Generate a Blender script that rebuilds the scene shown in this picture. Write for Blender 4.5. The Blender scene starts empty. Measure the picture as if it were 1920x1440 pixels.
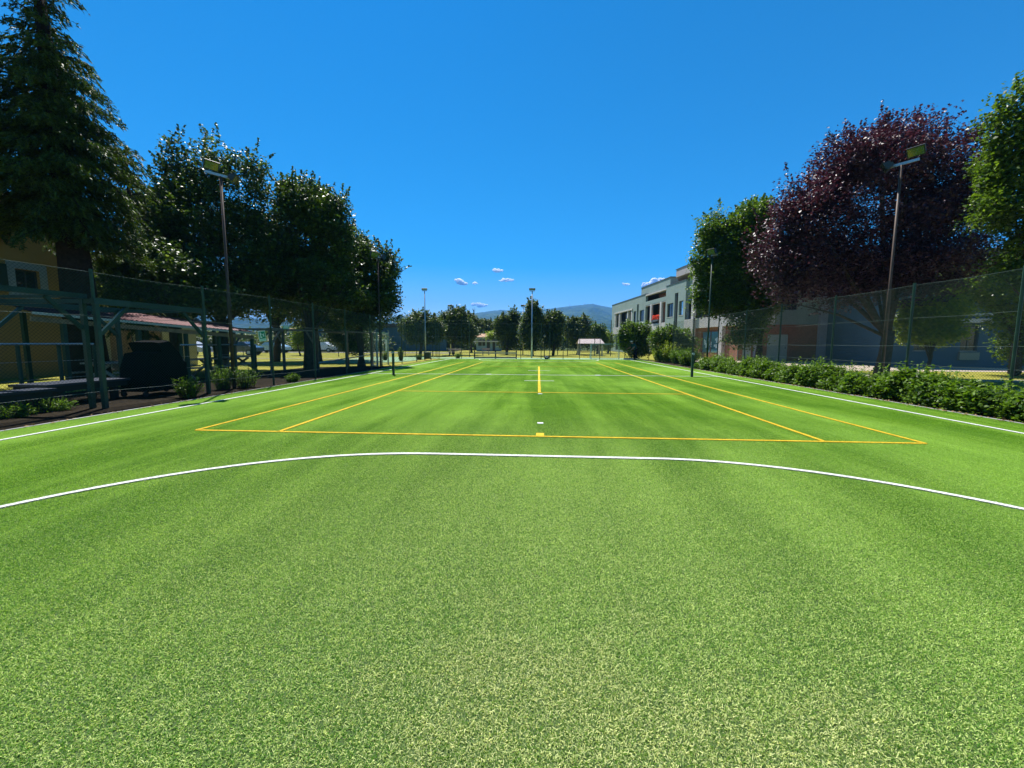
import bpy, math, random
import numpy as np
from mathutils import Vector, Matrix
R = math.radians
sc = bpy.context.scene
COL = sc.collection

# ------------------------------------------------------------------ camera
CX, CY, CZ = -0.038, -6.069, 1.4154
F, YAW, PITCH, ROLL = 764.1, 3.684, 5.771, 0.212       # focal length in pixels of a 1920 px wide frame, degrees
def _axes():
    y, p, r = R(YAW), R(PITCH), R(ROLL)
    f = Vector((-math.sin(y)*math.cos(p), math.cos(y)*math.cos(p), -math.sin(p)))
    ri = Vector((math.cos(y), math.sin(y), 0)); up = ri.cross(f)
    return (math.cos(r)*ri+math.sin(r)*up, -math.sin(r)*ri+math.cos(r)*up, f)
RI, UP, FW = _axes()
cd = bpy.data.cameras.new('camera'); cam = bpy.data.objects.new('camera', cd); COL.objects.link(cam)
cd.sensor_width = 36; cd.lens = 36*F/1920; cd.clip_start = 0.05; cd.clip_end = 20000
M = Matrix(((RI.x, UP.x, -FW.x, CX), (RI.y, UP.y, -FW.y, CY), (RI.z, UP.z, -FW.z, CZ), (0, 0, 0, 1)))
cam.matrix_world = M
sc.camera = cam
def ray(px, py): return FW + RI*((px-960)/F) - UP*((py-720)/F)
def at_x(px, py, X):
    d = ray(px, py); t = (X-CX)/d.x; return (X, CY+d.y*t, CZ+d.z*t)
def at_y(px, py, Y):
    d = ray(px, py); t = (Y-CY)/d.y; return (CX+d.x*t, Y, CZ+d.z*t)
def at_z(px, py, Z=0.0):
    d = ray(px, py); t = (Z-CZ)/d.z; return (CX+d.x*t, CY+d.y*t, Z)

# ------------------------------------------------------------------ light
SUN_EL, SUN_AZ = 61.0, 28.0          # azimuth: degrees left of the pitch axis (+Y), towards -X
w = bpy.data.worlds.new('World'); sc.world = w; w.use_nodes = True
nt = w.node_tree; nt.nodes.clear()
sky = nt.nodes.new('ShaderNodeTexSky'); sky.sky_type = 'NISHITA'; sky.sun_disc = False
sky.sun_elevation = R(SUN_EL); sky.sun_rotation = R(-SUN_AZ); sky.altitude = 300
sky.air_density = 1.0; sky.dust_density = 0.5; sky.ozone_density = 2.5
hs = nt.nodes.new('ShaderNodeHueSaturation'); hs.inputs['Saturation'].default_value = 1.85; hs.inputs['Hue'].default_value = 0.494
bg = nt.nodes.new('ShaderNodeBackground'); bg.inputs['Strength'].default_value = 0.066
wo = nt.nodes.new('ShaderNodeOutputWorld')
nt.links.new(sky.outputs[0], hs.inputs['Color']); nt.links.new(hs.outputs[0], bg.inputs[0]); nt.links.new(bg.outputs[0], wo.inputs[0])
sd = bpy.data.lights.new('sun', 'SUN'); sd.energy = 5.0; sd.angle = R(0.5); sd.color = (1.0, 0.965, 0.90)
sun = bpy.data.objects.new('sun', sd); COL.objects.link(sun)
sdir = Vector((-math.sin(R(SUN_AZ))*math.cos(R(SUN_EL)), math.cos(R(SUN_AZ))*math.cos(R(SUN_EL)), math.sin(R(SUN_EL))))
sun.rotation_euler = sdir.to_track_quat('Z', 'Y').to_euler()
sc.view_settings.view_transform = 'Standard'; sc.view_settings.look = 'None'
sc.view_settings.exposure = 1.0; sc.view_settings.gamma = 1.0
sc.render.engine = 'CYCLES'
sc.cycles.max_bounces = 6; sc.cycles.diffuse_bounces = 3; sc.cycles.glossy_bounces = 3
sc.cycles.transmission_bounces = 4; sc.cycles.transparent_max_bounces = 8; sc.cycles.volume_bounces = 5
sc.cycles.use_denoising = True

# ------------------------------------------------------------------ materials
MATS = {}
def mat(name, col, rough=0.7, spec=0.3, metal=0.0, var=0.0, vscale=3.0, bump=0.0, bscale=30.0, col2=None, coat=0.0):
    if name in MATS: return MATS[name]
    m = bpy.data.materials.new(name); m.use_nodes = True; t = m.node_tree; b = t.nodes['Principled BSDF']
    b.inputs['Base Color'].default_value = (*col, 1); b.inputs['Roughness'].default_value = rough
    b.inputs['Specular IOR Level'].default_value = spec; b.inputs['Metallic'].default_value = metal
    if coat: b.inputs['Coat Weight'].default_value = coat
    g = t.nodes.new('ShaderNodeNewGeometry')
    if var or col2:
        n = t.nodes.new('ShaderNodeTexNoise'); n.inputs['Scale'].default_value = vscale; n.inputs['Detail'].default_value = 6; n.inputs['Roughness'].default_value = 0.65
        t.links.new(g.outputs['Position'], n.inputs['Vector'])
        r = t.nodes.new('ShaderNodeValToRGB'); r.color_ramp.elements[0].position = 0.35; r.color_ramp.elements[1].position = 0.65
        c2 = col2 or tuple(min(1, c*(1+var)) for c in col); c1 = col if col2 else tuple(c*(1-var) for c in col)
        r.color_ramp.elements[0].color = (*c1, 1); r.color_ramp.elements[1].color = (*c2, 1)
        t.links.new(n.outputs[0], r.inputs[0]); t.links.new(r.outputs[0], b.inputs['Base Color'])
    if bump:
        n2 = t.nodes.new('ShaderNodeTexNoise'); n2.inputs['Scale'].default_value = bscale; n2.inputs['Detail'].default_value = 5
        t.links.new(g.outputs['Position'], n2.inputs['Vector'])
        bp = t.nodes.new('ShaderNodeBump'); bp.inputs['Strength'].default_value = bump; bp.inputs['Distance'].default_value = 0.02
        t.links.new(n2.outputs[0], bp.inputs['Height']); t.links.new(bp.outputs[0], b.inputs['Normal'])
    MATS[name] = m; return m

def leaf_mat(name, dark, light, rough=0.38, trans=0.35, spec=0.5, tcol=None, pale=None):
    """leaves: each leaf its own colour from the stored value rnd; light passes through"""
    m = bpy.data.materials.new(name); m.use_nodes = True; t = m.node_tree; b = t.nodes['Principled BSDF']; o = t.nodes['Material Output']
    a = t.nodes.new('ShaderNodeAttribute'); a.attribute_name = 'rnd'
    r = t.nodes.new('ShaderNodeValToRGB'); e = r.color_ramp.elements
    e[0].position = 0.0; e[0].color = (*dark, 1); e[1].position = 0.85; e[1].color = (*light, 1)
    if pale: x = e.new(1.0); x.color = (*pale, 1)
    t.links.new(a.outputs['Fac'], r.inputs[0]); t.links.new(r.outputs[0], b.inputs['Base Color'])
    b.inputs['Roughness'].default_value = rough; b.inputs['Specular IOR Level'].default_value = spec
    tr = t.nodes.new('ShaderNodeBsdfTranslucent'); mx = t.nodes.new('ShaderNodeMixShader'); mx.inputs[0].default_value = trans
    mul = t.nodes.new('ShaderNodeMixRGB'); mul.blend_type = 'MULTIPLY'; mul.inputs[0].default_value = 1
    mul.inputs[2].default_value = (*(tcol or (1.25, 1.3, 0.5)), 1)
    t.links.new(r.outputs[0], mul.inputs[1]); t.links.new(mul.outputs[0], tr.inputs[0])
    t.links.new(b.outputs[0], mx.inputs[1]); t.links.new(tr.outputs[0], mx.inputs[2]); t.links.new(mx.outputs[0], o.inputs[0])
    return m

# ------------------------------------------------------------------ mesh helpers
def tag(o, label=None, cat=None, group=None, kind=None):
    if label: o['label'] = label
    if cat: o['category'] = cat
    if group: o['group'] = group
    if kind: o['kind'] = kind
    return o
def empty(name, loc, rz=0.0, label=None, cat=None, group=None):
    o = bpy.data.objects.new(name, None); COL.objects.link(o); o.location = loc; o.rotation_euler = (0, 0, rz); o.empty_display_size = 0.2
    return tag(o, label, cat, group)
def link_mesh(name, V, Fc, m, parent=None, smooth=False, loc=None, rnd=None):
    """V: list or (n,3) array; Fc: list of faces, or (n,4) / (n,3) int array. With a parent, V is in the parent's frame."""
    me = bpy.data.meshes.new(name)
    if isinstance(Fc, np.ndarray):
        V = np.asarray(V, dtype=np.float32); k = Fc.shape[1]; n = len(Fc)
        me.vertices.add(len(V)); me.vertices.foreach_set('co', V.ravel())
        me.loops.add(n*k); me.loops.foreach_set('vertex_index', Fc.astype(np.int32).ravel())
        me.polygons.add(n); me.polygons.foreach_set('loop_start', np.arange(0, n*k, k, dtype=np.int32))
        me.update(calc_edges=True)
    else:
        me.from_pydata([tuple(v) for v in V], [], Fc); me.update()
    if rnd is not None:
        at = me.attributes.new('rnd', 'FLOAT', 'FACE'); at.data.foreach_set('value', np.asarray(rnd, dtype=np.float32))
    if smooth: me.polygons.foreach_set('use_smooth', np.ones(len(me.polygons), dtype=bool))
    me.materials.append(m)
    o = bpy.data.objects.new(name, me); COL.objects.link(o)
    if parent is not None: o.parent = parent
    if loc is not None: o.location = loc
    return o
class MB:
    def __init__(s): s.v = []; s.f = []
    def box(s, c, d, rz=0.0, mtx=None):
        n = len(s.v); ca, sa = math.cos(rz), math.sin(rz)
        for z in (-.5, .5):
            for x, y in ((-.5, -.5), (.5, -.5), (.5, .5), (-.5, .5)):
                p = Vector((x*d[0], y*d[1], z*d[2]))
                if mtx is not None: p = mtx @ p
                else: p = Vector((p.x*ca-p.y*sa, p.x*sa+p.y*ca, p.z))
                s.v.append((p.x+c[0], p.y+c[1], p.z+c[2]))
        for q in ((0, 3, 2, 1), (4, 5, 6, 7), (0, 1, 5, 4), (1, 2, 6, 5), (2, 3, 7, 6), (3, 0, 4, 7)): s.f.append(tuple(n+i for i in q))
        return s
    def lo_hi(s, a, b): return s.box([(a[i]+b[i])/2 for i in range(3)], [abs(b[i]-a[i]) for i in range(3)])
    def bar(s, p, q, w=0.05, h=None):
        p, q = Vector(p), Vector(q); d = q-p; L = d.length; h = h or w
        m = d.to_track_quat('Z', 'Y').to_matrix()
        return s.box((p+q)/2, (w, h, L), mtx=m)
    def tube(s, pts, rad, n=8, cap=True):
        pts = [Vector(p) for p in pts]; rad = rad if isinstance(rad, (list, tuple)) else [rad]*len(pts)
        b = len(s.v)
        for i, p in enumerate(pts):
            d = (pts[min(i+1, len(pts)-1)]-pts[max(i-1, 0)]).normalized()
            m = d.to_track_quat('Z', 'Y').to_matrix() if abs(d.z) < .999 else Matrix.Identity(3)
            for k in range(n):
                a = 2*math.pi*k/n; s.v.append(tuple(p+m @ Vector((math.cos(a)*rad[i], math.sin(a)*rad[i], 0))))
        for i in range(len(pts)-1):
            for k in range(n): s.f.append((b+i*n+k, b+i*n+(k+1) % n, b+(i+1)*n+(k+1) % n, b+(i+1)*n+k))
        if cap: s.f.append(tuple(b+k for k in range(n))[::-1]); s.f.append(tuple(b+(len(pts)-1)*n+k for k in range(n)))
        return s
    def prism(s, poly, z0, z1):
        n = len(s.v); k = len(poly)
        for z in (z0, z1):
            for p in poly: s.v.append((p[0], p[1], z))
        s.f.append(tuple(n+i for i in range(k))[::-1]); s.f.append(tuple(n+k+i for i in range(k)))
        for i in range(k): s.f.append((n+i, n+(i+1) % k, n+k+(i+1) % k, n+k+i))
        return s
    def quad(s, *p):
        n = len(s.v); s.v += [tuple(x) for x in p]; s.f.append(tuple(range(n, n+len(p)))); return s
    def sphere(s, c, r, n=8, sz=1.0):
        b = len(s.v); m = n//2
        for i in range(m+1):
            th = math.pi*i/m
            for k in range(n):
                a = 2*math.pi*k/n; s.v.append((c[0]+r*math.sin(th)*math.cos(a), c[1]+r*math.sin(th)*math.sin(a), c[2]+r*sz*math.cos(th)))
        for i in range(m):
            for k in range(n): s.f.append((b+i*n+k, b+(i+1)*n+k, b+(i+1)*n+(k+1) % n, b+i*n+(k+1) % n))
        return s
    def build(s, name, m, parent=None, smooth=False, loc=None):
        return link_mesh(name, s.v, s.f, m, parent, smooth, loc)
def copy_tree(o, parent=None):
    c = o.copy(); COL.objects.link(c)
    if parent is not None: c.parent = parent
    for ch in [x for x in bpy.data.objects if x.parent == o]: copy_tree(ch, c)
    return c

# common materials
M_green_steel = mat('teal painted steel', (0.008, 0.042, 0.033), 0.45, 0.5, var=.25, vscale=6)
M_fence = mat('green fence wire', (0.012, 0.042, 0.028), 0.5, 0.25)
M_post = mat('green fence post paint', (0.018, 0.05, 0.028), 0.5, 0.4, var=.3, vscale=4)
M_galv = mat('galvanised steel', (0.42, 0.44, 0.45), 0.42, 0.5, metal=0.7, var=.15)
M_rust = mat('weathered brown steel pole', (0.07, 0.038, 0.022), 0.6, 0.4, var=.3, vscale=5)
M_dark = mat('black rubber', (0.012, 0.013, 0.015), 0.6, 0.4)
M_bark = mat('brown bark', (0.07, 0.05, 0.035), 0.9, 0.15, var=.35, vscale=9, bump=.9, bscale=22)
M_white_paint = mat('white painted metal', (0.75, 0.77, 0.76), 0.4, 0.5, var=.06)
M_glass_dark = mat('dark window glass', (0.015, 0.02, 0.028), 0.08, 0.6)
M_wood = mat('weathered timber', (0.30, 0.20, 0.11), 0.75, 0.2, var=.25, vscale=8)

# ================================================================== GROUND
def sheet(name, poly, z, m, kind='structure'):
    mb = MB(); mb.quad(*[(p[0], p[1], z) for p in poly]); o = mb.build(name, m); return tag(o, kind=kind)
M_lawn = mat('dry summer lawn', (0.16, 0.175, 0.025), 0.95, 0.1, col2=(0.31, 0.28, 0.05), vscale=0.9, bump=.9, bscale=60)
M_farland = mat('far fields', (0.05, 0.085, 0.03), 0.95, 0.1, col2=(0.10, 0.12, 0.05), vscale=0.02)
sheet('ground', [(-5000, -400), (5000, -400), (5000, 7000), (-5000, 7000)], -0.06, M_farland)
sheet('lawn', [(-60, -15), (45, -15), (45, 75), (-60, 75)], -0.03, M_lawn)
M_soil = mat('dark soil and leaf litter with painted shade', (0.008, 0.007, 0.005), 0.95, 0.05, col2=(0.032, 0.024, 0.014), vscale=14, bump=1, bscale=45)  # dark soil, darkened further so its colour carries the conifer's shade
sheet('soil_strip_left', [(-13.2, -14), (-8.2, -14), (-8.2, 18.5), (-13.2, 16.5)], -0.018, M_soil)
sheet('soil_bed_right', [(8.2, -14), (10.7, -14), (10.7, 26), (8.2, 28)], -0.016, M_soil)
M_pave = mat('pale concrete pavement', (0.40, 0.33, 0.26), 0.85, 0.2, var=.10, vscale=1.2, bump=.3, bscale=80)
sheet('pavement', [(10.7, -14), (15.2, -14), (15.2, 12.0), (16.5, 17.0), (40, 17.2), (40, 33), (13.4, 33), (12.0, 32), (10.7, 20)], -0.022, M_pave)
M_path = mat('pale gravel path', (0.42, 0.37, 0.30), 0.9, 0.1, col2=(0.2, 0.22, 0.08), vscale=2.5, bump=.6, bscale=70)
sheet('garden_path', [(15.4, 10.6), (40, 10.2), (40, 11.4), (15.4, 11.9)], -0.014, M_path)
M_court2 = mat('pale green hard court', (0.20, 0.33, 0.17), 0.8, 0.2, var=.08, vscale=1)
sheet('second_court', [(-16.5, 21.0), (-12.2, 21.0), (-9.9, 24.2), (-9.9, 30.2), (9.3, 30.3), (9.3, 33.4), (-16.5, 33.4)], -0.012, M_court2)
sheet('footpath_left', [(-60, 27.5), (-13, 27.5), (-13, 28.4), (-60, 28.4)], -0.0085, M_path)
sheet('road', [(-60, 48), (-12, 48), (-12, 52), (-60, 52)], -0.02, mat('grey asphalt', (0.16, 0.16, 0.165), 0.9, 0.2, var=.1))

# ---------------- artificial turf
TX0, TX1, TY0, TY1 = -8.42, 8.62, -8.74, 29.6
def turf_nodes(m, blades):
    t = m.node_tree; b = t.nodes['Principled BSDF']; o = t.nodes['Material Output']
    N = t.nodes.new; L = t.links.new
    g = N('ShaderNodeNewGeometry')
    def noise(scale, detail=4, rough=.6, vec=None, dist=0.0):
        n = N('ShaderNodeTexNoise'); n.inputs['Scale'].default_value = scale; n.inputs['Detail'].default_value = detail; n.inputs['Roughness'].default_value = rough
        n.inputs['Distortion'].default_value = dist
        L(vec or g.outputs['Position'], n.inputs['Vector']); return n.outputs[0]
    def ramp(fac, a, bb, c0=(0, 0, 0), c1=(1, 1, 1)):
        r = N('ShaderNodeValToRGB'); r.color_ramp.elements[0].position = a; r.color_ramp.elements[1].position = bb
        r.color_ramp.elements[0].color = (*c0, 1); r.color_ramp.elements[1].color = (*c1, 1); L(fac, r.inputs[0]); return r.outputs[0]
    def mix(fac, c1, c2, mode='MIX'):
        x = N('ShaderNodeMixRGB'); x.blend_type = mode
        for i, c in ((0, fac), (1, c1), (2, c2)):
            if isinstance(c, (int, float)): x.inputs[i].default_value = c
            elif isinstance(c, tuple): x.inputs[i].default_value = (*c, 1)
            else: L(c, x.inputs[i])
        return x.outputs[0]
    # brushing streaks along the length of the pitch (sheen of leaning fibres put into the colour), wear patches, and a sandy worn spot in front of the goal
    mp = N('ShaderNodeMapping'); mp.inputs['Scale'].default_value = (1.0, 0.07, 1.0); L(g.outputs['Position'], mp.inputs['Vector'])
    streak = ramp(noise(1.5, 4, .6, mp.outputs[0]), .44, .62)
    mp3 = N('ShaderNodeMapping'); mp3.inputs['Scale'].default_value = (1.0, 0.32, 1.0); L(g.outputs['Position'], mp3.inputs['Vector'])
    patch = ramp(noise(0.75, 4, .6), .40, .64)
    sep = N('ShaderNodeSeparateXYZ'); L(g.outputs['Position'], sep.inputs[0])
    vd = N('ShaderNodeVectorMath'); vd.operation = 'DISTANCE'; vd.inputs[1].default_value = (0.35, -5.0, 0)
    mp2 = N('ShaderNodeMapping'); mp2.inputs['Scale'].default_value = (0.75, 1.0, 0); mp2.inputs['Location'].default_value = (0.09, 0, 0); L(g.outputs['Position'], mp2.inputs['Vector']); L(mp2.outputs[0], vd.inputs[0])
    ad = N('ShaderNodeMath'); ad.operation = 'MULTIPLY_ADD'; L(noise(1.5, 4, .6), ad.inputs[0]); ad.inputs[1].default_value = -2.2; 
    ad2 = N('ShaderNodeMath'); ad2.operation = 'ADD'; L(vd.outputs['Value'], ad2.inputs[0]); ad2.inputs[1].default_value = 1.1; L(ad2.outputs[0], ad.inputs[2])
    worn = ramp(ad.outputs[0], 0.55, 2.6, (1, 1, 1), (0, 0, 0))
    # fibres turn paler towards the goal area
    mr = N('ShaderNodeMapRange'); mr.inputs['From Min'].default_value = 2.5; mr.inputs['From Max'].default_value = -5.5; L(sep.outputs['Y'], mr.inputs[0])
    # players wear the middle of the goal area; the flanks keep their full green
    ax = N('ShaderNodeMath'); ax.operation = 'ABSOLUTE'; L(sep.outputs['X'], ax.inputs[0]); mc = N('ShaderNodeMapRange'); mc.inputs['From Min'].default_value = 5.2; mc.inputs['From Max'].default_value = .8; mc.inputs['To Min'].default_value = .12
    wob = N('ShaderNodeMath'); wob.operation = 'MULTIPLY_ADD'; L(noise(.8, 3, .5), wob.inputs[0]); wob.inputs[1].default_value = 3.0; L(ax.outputs[0], wob.inputs[2]); wo2 = N('ShaderNodeMath'); wo2.operation = 'SUBTRACT'; L(wob.outputs[0], wo2.inputs[0]); wo2.inputs[1].default_value = 1.5; L(wo2.outputs[0], mc.inputs[0])
    nm = N('ShaderNodeMath'); nm.operation = 'MULTIPLY'; L(mr.outputs[0], nm.inputs[0]); L(mc.outputs[0], nm.inputs[1]); near = nm.outputs[0]
    if blades:
        a = N('ShaderNodeAttribute'); a.attribute_name = 'rnd'
        base = N('ShaderNodeValToRGB'); e = base.color_ramp.elements
        e[0].position = 0; e[0].color = (0.032, 0.12, 0.002, 1); e[1].position = 1; e[1].color = (0.42, 0.64, 0.07, 1)
        x = e.new(.45); x.color = (0.122, 0.32, 0.005, 1)
        L(a.outputs['Fac'], base.inputs[0]); c = base.outputs[0]
        c = mix(mix(.55, (0, 0, 0), streak), c, (0.44, 0.68, 0.10))
        c = mix(mix(.42, (0, 0, 0), patch), c, (0.07, 0.23, 0.005)); c = mix(mix(.40, (0, 0, 0), ramp(noise(.30, 4, .6, mp3.outputs[0]), .47, .60)), c, (0.46, 0.70, 0.14))
        pale = ramp(a.outputs['Fac'], .30, .95, (0.05, 0.19, 0.005), (0.95, 0.99, 0.42))
        c = mix(mix(1.0, near, (.85, .85, .85), 'MULTIPLY'), c, pale)
        sandy = ramp(a.outputs['Fac'], .15, .9, (0.12, 0.24, 0.012), (1.0, 0.95, 0.48))
        c = mix(mix(1.0, worn, (.6, .6, .6), 'MULTIPLY'), c, sandy)
        L(c, b.inputs['Base Color']); b.inputs['Roughness'].default_value = .5; b.inputs['Specular IOR Level'].default_value = .15
        tr = N('ShaderNodeBsdfTranslucent'); mx = N('ShaderNodeMixShader'); mx.inputs[0].default_value = .4
        L(mix(1.0, c, (1.2, 1.2, .7), 'MULTIPLY'), tr.inputs[0]); L(b.outputs[0], mx.inputs[1]); L(tr.outputs[0], mx.inputs[2]); L(mx.outputs[0], o.inputs[0])
    else:
        c = ramp(noise(240, 3, .7), .35, .7, (0.012, 0.03, 0.004), (0.05, 0.10, 0.012))
        c = mix(mix(1.0, near, (.6, .6, .6), 'MULTIPLY'), c, ramp(noise(300, 3, .7), .4, .7, (0.012, 0.035, 0.003), (0.09, 0.15, 0.02)))
        L(c, b.inputs['Base Color']); b.inputs['Roughness'].default_value = .9
M_turf = bpy.data.materials.new('turf backing and infill'); M_turf.use_nodes = True; turf_nodes(M_turf, False)
M_blade = bpy.data.materials.new('turf fibres'); M_blade.use_nodes = True; turf_nodes(M_blade, True)
sheet('artificial_turf_base', [(TX0, TY0), (TX1, TY0), (TX1, TY1), (TX0, TY1)], 0.0, M_turf)
def blade_mesh(rng, n, sx, sy, h0=.012, h1=.024, wd=.0022, lean=.9, z0=0.0):
    x = rng.uniform(0, sx, n); y = rng.uniform(0, sy, n); h = rng.uniform(h0, h1, n)
    a = rng.uniform(0, 2*np.pi, n); la = rng.uniform(0, 2*np.pi, n); l1 = rng.uniform(.1, lean, n)*h; l2 = l1+rng.uniform(.2, lean, n)*h
    wv = np.stack([np.cos(a), np.sin(a), np.zeros(n)], 1)*(wd/2*rng.uniform(.7, 1.3, n))[:, None]
    lv = np.stack([np.cos(la), np.sin(la), np.zeros(n)], 1)
    p0 = np.stack([x, y, np.full(n, z0)], 1); p1 = p0+lv*l1[:, None]+np.array([0, 0, 1])*(h*.62)[:, None]
    drop = rng.uniform(.55, 1.0, n); p2 = p0+lv*l2[:, None]+np.array([0, 0, 1])*(h*drop)[:, None]
    V = np.stack([p0-wv, p0+wv, p1+wv, p1-wv, p2+wv*.5, p2-wv*.5], 1).reshape(-1, 3)
    i = np.arange(n)[:, None]*6
    Fc = np.concatenate([i+np.array([[0, 1, 2, 3]]), i+np.array([[3, 2, 4, 5]])], 1).reshape(-1, 4)
    r = rng.random(n); return V, Fc, np.repeat(r, 2)
rng = np.random.default_rng(5)
PS = 2.13
V, Fc, rr = blade_mesh(rng, 250000, PS, PS, .005, .0115, .0024, .85)
V[:, 0] -= PS/2; V[:, 1] -= PS/2
turf = link_mesh('turf_grass', V, Fc, M_blade, rnd=rr); tag(turf, kind='stuff', label='bright green artificial turf fibres covering the whole pitch', cat='turf')
def gn_tile(o, pts):
    ng = bpy.data.node_groups.new('tile', 'GeometryNodeTree')
    ng.interface.new_socket('Geometry', in_out='INPUT', socket_type='NodeSocketGeometry'); ng.interface.new_socket('Geometry', in_out='OUTPUT', socket_type='NodeSocketGeometry')
    gi = ng.nodes.new('NodeGroupInput'); go = ng.nodes.new('NodeGroupOutput')
    nx, ny, x0, x1, y0, y1 = pts
    gr = ng.nodes.new('GeometryNodeMeshGrid'); gr.inputs['Size X'].default_value = x1-x0; gr.inputs['Size Y'].default_value = y1-y0
    gr.inputs['Vertices X'].default_value = nx; gr.inputs['Vertices Y'].default_value = ny
    tf = ng.nodes.new('GeometryNodeTransform'); tf.inputs['Translation'].default_value = ((x0+x1)/2, (y0+y1)/2, 0)
    ip = ng.nodes.new('GeometryNodeInstanceOnPoints')
    ri = ng.nodes.new('FunctionNodeRandomValue'); ri.data_type = 'INT'; ri.inputs[4].default_value = 0; ri.inputs[5].default_value = 3
    mu = ng.nodes.new('ShaderNodeMath'); mu.operation = 'MULTIPLY'; mu.inputs[1].default_value = math.pi/2
    cb = ng.nodes.new('ShaderNodeCombineXYZ')
    lk = ng.links.new
    lk(gr.outputs[0], tf.inputs[0]); lk(tf.outputs[0], ip.inputs['Points']); lk(gi.outputs[0], ip.inputs['Instance'])
    lk(ri.outputs[2], mu.inputs[0]); lk(mu.outputs[0], cb.inputs[2]); lk(cb.outputs[0], ip.inputs['Rotation']); lk(ip.outputs[0], go.inputs[0])
    md = o.modifiers.new('tile', 'NODES'); md.node_group = ng
nxp = 8; nyp = 18
sx = (TX1-TX0-PS)/(nxp-1); sy = (TY1-TY0-PS)/(nyp-1)
gn_tile(turf, (nxp, nyp, TX0+PS/2, TX1-PS/2, TY0+PS/2, TY1-PS/2))

# ---------------- pitch lines (dyed fibres, a little ragged at the edges)
M_wline = mat('white turf fibres', (0.74, 0.75, 0.68), 0.8, 0.2, col2=(.86, .86, .80), vscale=5, bump=.8, bscale=260)
M_yline = mat('yellow turf fibres', (0.66, 0.42, 0.015), 0.8, 0.2, col2=(.84, .56, .03), vscale=5, bump=.8, bscale=260)
def line_strip(mb, pts, wdt=.05, z=.013, step=.012, seed=1):
    rg = random.Random(seed); P = [Vector((p[0], p[1], 0)) for p in pts]
    out = []
    for a, b in zip(P, P[1:]):
        L = (b-a).length; near = min((a-Vector((CX, CY, 0))).length, (b-Vector((CX, CY, 0))).length) < 14
        n = max(1, int(L/(step if near else .2)))
        for i in range(n): out.append((a.lerp(b, i/n), (b-a).normalized()))
    out.append((P[-1], (P[-1]-P[-2]).normalized()))
    base = len(mb.v)
    for p, d in out:
        nrm = Vector((-d.y, d.x, 0)); a = wdt/2+rg.uniform(-.004, .003); b = wdt/2+rg.uniform(-.004, .003)
        mb.v.append((p.x+nrm.x*a, p.y+nrm.y*a, z)); mb.v.append((p.x-nrm.x*b, p.y-nrm.y*b, z))
    for i in range(len(out)-1): q = base+2*i; mb.f.append((q, q+1, q+3, q+2))
def line_blades(paths, wdt, mt, parent, seed):
    rg = np.random.default_rng(seed); VV = []; FF = []; k = 0
    for pts in paths:
        for a, b in zip(pts, pts[1:]):
            a = np.array(a[:2]); b = np.array(b[:2]); L = np.linalg.norm(b-a); d = (b-a)/L
            mid = (a+b)/2
            dd = np.hypot(mid[0]-CX, mid[1]-CY); n = int(L*wdt*48000*(1 if dd < 14 else .45))
            V, Fc, r = blade_mesh(rg, n, L, wdt+.008, .010, .019, .0030, .8)
            V = V.astype(float); x = V[:, 0].copy(); y = V[:, 1]-(wdt+.006)/2
            V[:, 0] = a[0]+x*d[0]-y*d[1]; V[:, 1] = a[1]+x*d[1]+y*d[0]
            VV.append(V); FF.append(Fc+k); k += len(V)
    link_mesh('line_fibres', np.concatenate(VV), np.concatenate(FF), mt, parent)
HX = 7.68
yl = [[(-5.485, 0), (5.485, 0)], [(-5.485, 23.77), (5.485, 23.77)], [(-5.485, 0), (-5.485, 11.8), (-5.485, 23.77)], [(5.485, 0), (5.485, 11.8), (5.485, 23.77)],
      [(-4.115, 0), (-4.115, 11.8), (-4.115, 23.77)], [(4.115, 0), (4.115, 11.8), (4.115, 23.77)], [(-4.115, 5.485), (4.115, 5.485)], [(-4.115, 18.285), (4.115, 18.285)],
      [(0, 5.485), (0, 18.285)]]
def seg(paths, n=6):
    out = []
    for p in paths:
        q = []
        for a, b in zip(p, p[1:]):
            for i in range(n): q.append((a[0]+(b[0]-a[0])*i/n, a[1]+(b[1]-a[1])*i/n))
        q.append(p[-1]); out.append(q)
    return out
mb = MB()
for i, p in enumerate(yl): line_strip(mb, p, .062 if i != 8 else .08, .0125+.0006*(i % 2), seed=i)
mb.lo_hi((-.06, .03, .004), (.06, .22, .013))
ol = tag(mb.build('yellow_court_lines', M_yline), kind='structure')
line_blades(seg(yl), .06, M_yline, ol, 3)
# goal area: short straight front joined to two quarter curves
def d_line(yc, sgn, R_=3.58, cx=1.35, top=None):
    pts = []
    for i in range(31):
        a = math.pi-math.pi/2*i/30; pts.append((-cx+R_*math.cos(a)*1.02, yc+sgn*R_*math.sin(a)))
    for i in range(1, 31):
        a = math.pi/2-math.pi/2*i/30; pts.append((cx+R_*math.cos(a)*1.0, yc+sgn*R_*math.sin(a)))
    return pts
dn = d_line(-4.66, 1); df = d_line(24.9+3.58, -1)
wl = [[(-HX, TY0+.1), (-HX, 10), (-HX, 28.9)], [(HX, TY0+.1), (HX, 10), (HX, 28.9)], [(-HX, 11.885), (HX, 11.885)], [(-HX, 28.9), (HX, 28.9)], dn, df,
      [(-.55, 9.1), (.55, 9.1)], [(-.55, 14.7), (.55, 14.7)]]
mb = MB()
for i, p in enumerate(wl): line_strip(mb, p, .065, .0135+.0006*(i % 3), seed=20+i)
mb.lo_hi((-.04, 5.14, .004), (.08, 5.22, .016)); mb.lo_hi((-.045, .97, .004), (.06, 1.07, .016))
mb.lo_hi((-2.35, 11.80, .012), (-2.12, 11.98, .026)); mb.lo_hi((2.45, 11.78, .012), (2.68, 11.97, .026))
ol = tag(mb.build('white_pitch_lines', M_wline), kind='structure')
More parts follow.
